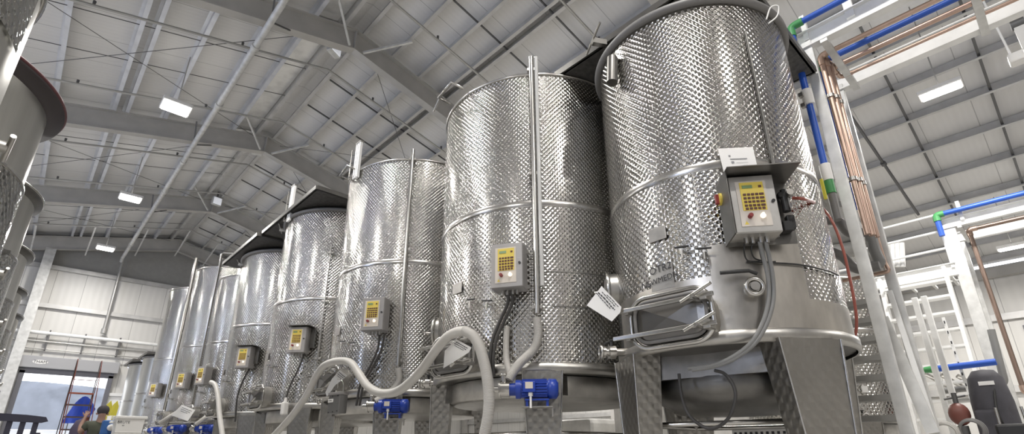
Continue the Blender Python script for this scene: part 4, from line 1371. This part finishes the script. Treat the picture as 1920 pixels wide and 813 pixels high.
sc_.beam(a, b, .045, .03, up=(1, 0, 0))
sc_.build('strut_channel', M_GALVW, s2)
for k in range(14):
    p = a + (b - a) * (k + .5) / 14
    MB().box(p - Vector((.028, 0, 0)), (.004, .018, .05)).build('slot', M_INK, s2)
bp_ = pipe_thing('blue_pipe', 'blue pipe with a green end cap crossing low in front of the far stair', [(12.0, 1.74, 2.30), (12.0, P(1868, 678, X=12.0).y, 2.33)], .055, M_PBLUE)
MB().cyl((0, -.02, 0), (0, .12, 0), .068, .05, 14).build('end_cap', M_GREEN, bp_)
pipe_thing('steel_pipe', 'dark steel pipe with valves crossing below the low blue pipe', [(12.2, 1.7, 1.93), (12.2, P(1885, 720, X=12.2).y, 1.98), (12.2, P(1885, 720, X=12.2).y - .05, 2.9)], .055, M_CAB)
pipe_thing('steel_pipe', 'pale steel pipe below the dark one at the lower right', [(12.3, 1.75, 1.74), (12.3, P(1880, 735, X=12.3).y, 1.78)], .04, M_GALV)
for k in range(3):
    p = P(1735 + 30 * k, 700 + 2 * k, X=12.6)
    pipe_thing('slanting_pipe', 'short shiny slanting pipe behind the low pipes, %s of three' % ('left', 'middle', 'right')[k], [p, p + Vector((.3, -.35, -.35))], .04, M_STEEL)
# bright uprights between the two bridges
for k, (px, lb) in enumerate(((1738, 'bright white upright tube left of the far stair, left one of the pair'), (1757, 'bright white upright tube left of the far stair, right one of the pair'))):
    p = P(px, 640, X=11.4)
    tag(MB().box((p.x, p.y, 1.75), (.06, .09, 3.5), b=.01).build('upright_tube', M_GALVW), lb, 'tube')
for k in range(4):
    p = P(1666 + k * 9, 500, X=13.9)
    q = P(1666 + k * 9 - 2, 455, X=13.9)
    tag(MB().tube([p, q], .05, 8).build('leaning_rail', M_GALVW), 'white rail leaning on the far platform, number %s from the left' % ('one', 'two', 'three', 'four')[k], 'rail')

# hanging hardware at the upper right corner
p = P(1912, 108, X=8.0)
t = thing('hanging_junction_box', 'pale junction box hanging on rods in the upper right corner', 'junction box', p)
MB().box((0, 0, 0), (.16, .2, .13), b=.02).build('body', M_WHITE, t)
MB().tube([(0, .06, .06), (-.05, .12, 1.5)], .012, 8).build('rod', M_GALVW, t)
MB().tube([(0, -.06, .06), (0, -.1, 1.5)], .014, 8).build('rod', M_GALVW, t)
t = thing('beam_clamp', 'dark pulley clamp on a grey hanger at the upper right corner', 'clamp', P(1908, 45, X=7.6))
MB().cyl((0, -.06, 0), (0, .06, 0), .06, None, 16).build('wheel', M_ROD, t)
MB().box((0, 0, -.25), (.06, .09, .5)).build('hanger', M_PURL, t)

# stored equipment at the lower right
p = P(1856, 740, X=9.6)
t = thing('covered_machine', 'dark grey machine under a padded cover, between the far posts', 'machine', (p.x, p.y, 0))
MB().box((0, 0, .35), (.5, .42, .7), b=.03).build('base', M_BLK, t)
MB().lathe([(.001, .7), (.20, .7), (.23, .95), (.225, 1.55), (.19, 1.86), (.12, 1.96), (.001, 1.98)], seg=20).build('cover', M_BAG, t)
MB().box((-.22, .08, 1.2), (.1, .22, .5), b=.04).build('pocket', M_BAG, t)
MB().box((-.205, -.02, 1.78), (.02, .16, .05)).build('label_patch', M_PAPER, t)
MB().tube(spline([(-.2, -.16, 1.0), (-.30, -.05, 1.35), (-.16, -.08, 1.75)], 8), .014, 8).build('strap', M_BLK, t)
p = P(1893, 775, X=9.0)
t = thing('folding_cart', 'black folding frame cart right of the covered machine', 'cart', (p.x, p.y, 0))
MB().box((0, 0, 1.15), (.2, .34, .2), b=.03).build('body', M_BLK, t)
for y in (-.15, .15):
    MB().tube([(0, y, 0), (.05, y * .8, 1.45)], .015, 8).build('leg', M_STEEL, t)
t = thing('red_valve', 'red-brown pump casing on a stand left of the covered machine', 'pump', P(1799, 776, X=9.4))
MB().ball((0, 0, 0), .12, 18, sz=1.25).build('casing', plain('red_brown_paint', (0.20, 0.07, 0.055), 0.45), t)
MB().cyl((0, 0, .13), (0, 0, .28), .03, None, 12).tube([(-.05, .11, .2), (.05, -.11, .24)], .014, 8).build('valve_stem', M_ROD, t)
MB().cyl((0, 0, -t.location.z + .0), (0, 0, -.15), .06, None, 12).build('stand', M_ROD, t)
t = thing('hose_coil', 'coil of pale hose hanging at the foot of the far posts', 'hose', P(1773, 812, X=8.6))
for k in range(3):
    MB().torus((0, 0, 0), .11 + .012 * k, .012, 32, 8, Matrix.Rotation(pi / 2, 4, 'Y') @ Matrix.Translation((0, 0, .05 * k))).build('loop', M_HOSE, t)
t = thing('hose_coil', 'coil of dark hose standing in front of the covered machine', 'hose', P(1822, 806, X=8.7))
for k in range(3):
    MB().torus((0, 0, 0), .11 + .012 * k, .012, 32, 8, Matrix.Rotation(pi / 2, 4, 'Y') @ Matrix.Translation((0, 0, .05 * k))).build('loop', M_GREYRUB, t)

# wrapped pallets behind the tank legs
for (p, s, lb) in (((7.0, 4.0, .78), (1.2, 1.5, 1.5), 'film wrapped pallet load seen between the legs of the nearest tank'), ((7.6, 6.4, .70), (1.3, 1.6, 1.3), 'film wrapped pallet load seen under the second tank')):
    t = thing('wrapped_pallet', lb, 'pallet', (p[0], p[1], 0))
    MB().box((0, 0, p[2] + .12), s, b=.08).build('wrapped_load', M_WRAP, t)
    for dx in (-.5, 0, .5):
        MB().box((dx, 0, .06), (.1, s[1], .12)).build('pallet_bearer', plain('pallet_wood', (0.30, 0.22, 0.14), 0.8), t)
# perforated crate behind the loop
t = thing('perforated_crate', 'grey perforated metal crate under the nearest tank', 'crate', (6.0, 2.35, 0))
MB().box((0, 0, .6), (.5, .7, 1.2), b=.02).build('body', M_GALV, t)
hm = MB()
for i in range(12):
    for j in range(18):
        hm.box((-.252, -.31 + i * .056, .12 + j * .06), (.004, .026, .026))
hm.build('perforation', M_INK, t)['kind'] = 'stuff'

# ------------------------------------------------------------------ things near the loading door
# rolling stair
t = thing('rolling_stair', 'orange and dark steel rolling stair standing in front of the loading door', 'rolling stair', (1.13, 16.2, 0))
W = .24
for k in range(8):
    z = .32 + k * .29
    MB().box((0, -.95 + k * .23, z), (2 * W, .16, .03)).build('tread', plain('orange_tread', (0.34, 0.08, 0.04), 0.5) if k == 7 else plain('tread_dark', (0.07, 0.045, 0.045), 0.6), t)
for s in (-1, 1):
    MB().tube([(s * W, -1.15, .05), (s * W, .7, 2.36)], .013, 8).build('stringer', M_ORANGE, t)
    MB().tube(spline([(s * W, -1.1, .9), (s * W, -.2, 2.1), (s * W, .62, 3.1), (s * W, .9, 3.15)], 6), .009, 8).build('handrail', M_ORANGE, t)
    MB().tube([(s * W, .9, 0.05), (s * W, .9, 3.15)], .010, 8).build('back_post', M_ROD, t)
    MB().tube([(s * W, .55, 2.36), (s * W, .62, 3.1)], .009, 8).build('guard_post', M_ORANGE, t)
    MB().tube([(s * W, -1.0, .3), (s * W, .9, .3)], .009, 8).build('base_rail', M_ROD, t)
MB().tube([(-W, .9, 2.7), (W, .9, 2.7)], .009, 8).build('back_rail', M_ORANGE, t)
# blue sheet in the doorway
bs = MB()
for i in range(9):
    for j in range(9):
        u, v = i / 8, j / 8
        bs.v.append(Vector((1.05 + .5 * u + .18 * v, 19.5 + .08 * sin(9 * u + 4 * v), 1.75 + .55 * v + .2 * sin(u * 4) * v)))
for i in range(8):
    for j in range(8):
        a = i * 9 + j
        bs.f.append([a, a + 9, a + 10, a + 1])
        bs.s.append(True)
t = thing('blue_sheet', 'crumpled blue plastic sheet hung on a stand behind the rolling stair', 'sheet', (0, 0, 0))
bs.build('sheet', M_BTARP, t)
MB().tube([(1.2, 19.6, 0), (1.2, 19.6, 2.2), (1.65, 19.6, 2.3), (1.65, 19.6, 0)], .012, 8).build('stand', M_ROD, t)
# bin
t = thing('white_bin', 'white plastic bin with black lettering in front of the far pumps', 'bin', (1.58, 11.9, 0))
bw, bt_, bz = .32, .41, 1.57
MB().hexa([(-bw / 2, -bw / 2, .02), (bw / 2, -bw / 2, .02), (bw / 2, bw / 2, .02), (-bw / 2, bw / 2, .02)], [(-bt_ / 2, -bt_ / 2, bz), (bt_ / 2, -bt_ / 2, bz), (bt_ / 2, bt_ / 2, bz), (-bt_ / 2, bt_ / 2, bz)]).build('body', M_WHITE, t)
MB().box((0, 0, bz), (bt_ + .07, bt_ + .07, .05), b=.015).build('rim', M_WHITE, t)
MB().box((0, -.20, bz - .25), (.40, .02, .02), b=.008).build('rib', M_WHITE, t)
text_part('BRUTE', .062, M_INK, Matrix.Translation((-.10, -.206, bz - .085)) @ Matrix.Rotation(pi / 2, 4, 'X'), t)
text_part('44', .036, M_INK, Matrix.Translation((-.10, -.206, bz - .14)) @ Matrix.Rotation(pi / 2, 4, 'X'), t)
for s in (-1, 1):
    MB().box((s * .25, 0, bz - .08), (.06, .12, .04), b=.01).build('handle', M_WHITE, t)
# blue crate beside the bin
p = P(205, 796, Y=12.4)
t = thing('blue_crate', 'blue plastic crate with white bags between the person and the bin', 'crate', (p.x, p.y, 0))
MB().box((0, 0, p.z - .05), (.22, .22, .26), b=.02).build('body', plain('crate_blue', (0.03, 0.12, 0.36), 0.5), t)
MB().ball((.02, -.12, p.z - .05), .06, 12).build('white_bag', M_WHITE, t)
MB().box((0, 0, (p.z - .2) / 2), (.34, .34, p.z - .2)).build('black_stand', M_BLK, t)
# yellow shovels
for k, (px, py) in enumerate(((204, 763), (216, 763))):
    p = P(px, py, Y=13.4)
    t = thing('yellow_shovel', 'yellow plastic shovel standing blade up, %s one' % ('left' if k == 0 else 'right'), 'shovel', (p.x, p.y, 0), .15)
    MB().prism([(-.05, 0, p.z - .16), (.05, 0, p.z - .16), (.058, 0, p.z + .02), (.012, -.01, p.z + .13), (-.042, 0, p.z + .05)], (0, .02, 0)).build('blade', M_YELP, t)
    MB().cyl((0, .01, .02), (0, .01, p.z - .17), .016, None, 8).build('shaft', M_YELP, t)
# dark slatted chair back
t = thing('slatted_bench', 'dark slatted wooden bench back in the lower left corner', 'bench', (.02, 8.9, 0))
MB().prism([(-.32, 0, 1.36), (.27, 0, 1.34), (.33, 0, 1.36), (.30, 0, 1.41), (.12, 0, 1.43), (-.32, 0, 1.45)], (0, .05, 0)).build('top_rail', M_WOOD, t)
for x in (-.27, -.14, -.02, .10, .22):
    MB().box((x, .03, 1.0), (.055, .03, .76)).build('slat', M_WOOD, t)
MB().box((-.02, .03, .62), (.66, .05, .08)).build('lower_rail', M_WOOD, t)
MB().box((-.02, .25, .48), (.66, .5, .04)).build('seat', M_WOOD, t)
for x in (-.3, .26):
    MB().box((x, .03, .6), (.06, .05, 1.25)).build('post', M_WOOD, t)
    MB().box((x, .46, .23), (.05, .05, .46)).build('front_leg', M_WOOD, t)
# violet sack by the stair
p = P(146, 813, Y=14.6)
t = thing('dark_sack', 'dark violet cloth sack standing on a pole stand at the foot of the rolling stair', 'sack', (p.x, p.y, 0))
MB().lathe([(.001, .7), (.13, .72), (.16, 1.1), (.15, 1.45), (.09, 1.62), (.001, 1.66)], seg=16).build('sack', M_PURP, t)
MB().cyl((.05, -.17, 0), (.07, -.17, 1.68), .018, None, 8).build('pole', M_ORANGE, t)
MB().cyl((0, 0, 0), (0, 0, .72), .1, None, 12).build('base', M_BLK, t)


# ------------------------------------------------------------------ the person at the loading door
def skin(name, verts, edges, mat, parent, root=0, sub=2):
    bm = bmesh.new()
    lay = bm.verts.layers.skin.verify()
    vs = []
    for (co, r) in verts:
        v = bm.verts.new(co)
        v[lay].radius = r if isinstance(r, tuple) else (r, r)
        vs.append(v)
    vs[root][lay].use_root = True
    for a, b in edges:
        bm.edges.new((vs[a], vs[b]))
    me = bpy.data.meshes.new(name)
    bm.to_mesh(me)
    bm.free()
    me.materials.append(mat)
    o = bpy.data.objects.new(name, me)
    COL.objects.link(o)
    o.parent = parent
    sk = o.modifiers.new('skin', 'SKIN')
    sk.use_smooth_shade = True
    ss = o.modifiers.new('sub', 'SUBSURF')
    ss.levels = ss.render_levels = sub
    return o


pe = thing('person', 'person in dark green t-shirt and cap, left arm raised, near the loading door', 'person', (1.265, 12.9, .03))
# x to the right of the picture, y away from the camera; the figure faces the door
S = [((0, 0, .97), (.15, .11)), ((0, 0, 1.12), (.135, .10)), ((0, 0, 1.30), (.155, .11)), ((0, .0, 1.44), (.12, .085)), ((0, 0, 1.52), .055), ((0, -.01, 1.60), .06), ((0, -.01, 1.68), (.078, .092)), ((0, -.0, 1.76), .06),
     ((-.18, 0, 1.45), .058), ((-.27, .0, 1.30), .045), ((-.27, .10, 1.44), .038), ((-.24, .14, 1.56), .027),
     ((.18, 0, 1.45), .058), ((.32, .06, 1.44), .045), ((.50, .14, 1.49), .036), ((.58, .17, 1.52), .027),
     ((-.10, 0, .88), .095), ((-.11, 0, .50), .06), ((-.11, -.02, .10), .042), ((-.11, .12, .04), .035),
     ((.10, 0, .88), .095), ((.11, 0, .50), .06), ((.11, -.02, .10), .042), ((.11, .12, .04), .035)]
E_ = [(0, 1), (1, 2), (2, 3), (3, 4), (4, 5), (5, 6), (6, 7), (3, 8), (8, 9), (9, 10), (10, 11), (3, 12), (12, 13), (13, 14), (14, 15), (0, 16), (16, 17), (17, 18), (18, 19), (0, 20), (20, 21), (21, 22), (22, 23)]
# hands: palm and five fingers each, joined to the wrist
for base, d in ((11, Vector((.02, .03, .09))), (15, Vector((.085, .03, .02)))):
    w0 = Vector(S[base][0])
    palm = len(S)
    S.append((tuple(w0 + d * .7), .03))
    E_.append((base, palm))
    side = d.cross(Vector((0, 1, .1))).normalized()
    for j, ln in enumerate((.7, .85, .9, .82)):
        f = len(S)
        S.append((tuple(w0 + d * 1.1 + side * (.018 * (j - 1.5))), .010))
        S.append((tuple(w0 + d * (1.1 + .6 * ln) + side * (.024 * (j - 1.5)) + Vector((0, .012, 0))), .009))
        E_ += [(palm, f), (f, f + 1)]
    f = len(S)
    S.append((tuple(w0 + d * .75 + side * .045), .011))
    S.append((tuple(w0 + d * 1.15 + side * .07), .009))
    E_ += [(palm, f), (f, f + 1)]
skin('body', S, E_, M_SKIN, pe)
skin('t_shirt', [((0, 0, .93), (.175, .135)), ((0, 0, 1.12), (.16, .125)), ((0, 0, 1.30), (.18, .13)), ((0, 0, 1.45), (.13, .10)), ((-.18, 0, 1.455), .078), ((-.245, 0, 1.34), .07), ((.18, 0, 1.455), .078), ((.30, .05, 1.445), .068)],
     [(0, 1), (1, 2), (2, 3), (3, 4), (4, 5), (3, 6), (6, 7)], M_SHIRT, pe)
skin('trousers', [((0, 0, .95), (.165, .125)), ((-.10, 0, .86), .115), ((-.11, 0, .50), .08), ((-.11, -.02, .12), .065), ((.10, 0, .86), .115), ((.11, 0, .50), .08), ((.11, -.02, .12), .065)],
     [(0, 1), (1, 2), (2, 3), (0, 4), (4, 5), (5, 6)], M_JEANS, pe)
MB().ball((0, -.005, 1.715), .098, 18, sz=1.0).build('cap', M_CAP, pe)
MB().box((0, .12, 1.72), (.13, .1, .015), b=.006).build('cap_peak', M_CAP, pe)
for s in (-1, 1):
    MB().ball((s * .082, -.01, 1.65), .022, 10).build('ear', M_SKIN, pe)
    MB().box((s * .11, .05, .035), (.09, .26, .07), b=.02).build('shoe', M_BLK, pe)
MB().ball((0, .085, 1.64), .016, 8).build('nose', M_SKIN, pe)
for s in (-1, 1):
    MB().ball((s * .032, .08, 1.675), .011, 8).build('eye', M_INK, pe)
MB().box((0, .083, 1.605), (.05, .012, .012), b=.004).build('mouth', M_RED, pe)

# ------------------------------------------------------------------ light
wd = bpy.data.worlds.new('world')
SC.world = wd
wd.use_nodes = True
bg = wd.node_tree.nodes['Background']
bg.inputs[0].default_value = (0.93, 0.95, 1.0, 1)
bg.inputs[1].default_value = 3.0
try:
    SC.view_settings.view_transform = 'Standard'
    SC.view_settings.look = 'None'
except Exception:
    pass
SC.view_settings.exposure = 0.0
SC.cycles.max_bounces = 8
SC.cycles.sample_clamp_indirect = 6
try:
    SC.cycles.use_denoising = True
    SC.cycles.denoiser = 'OPENIMAGEDENOISE'
except Exception:
    pass
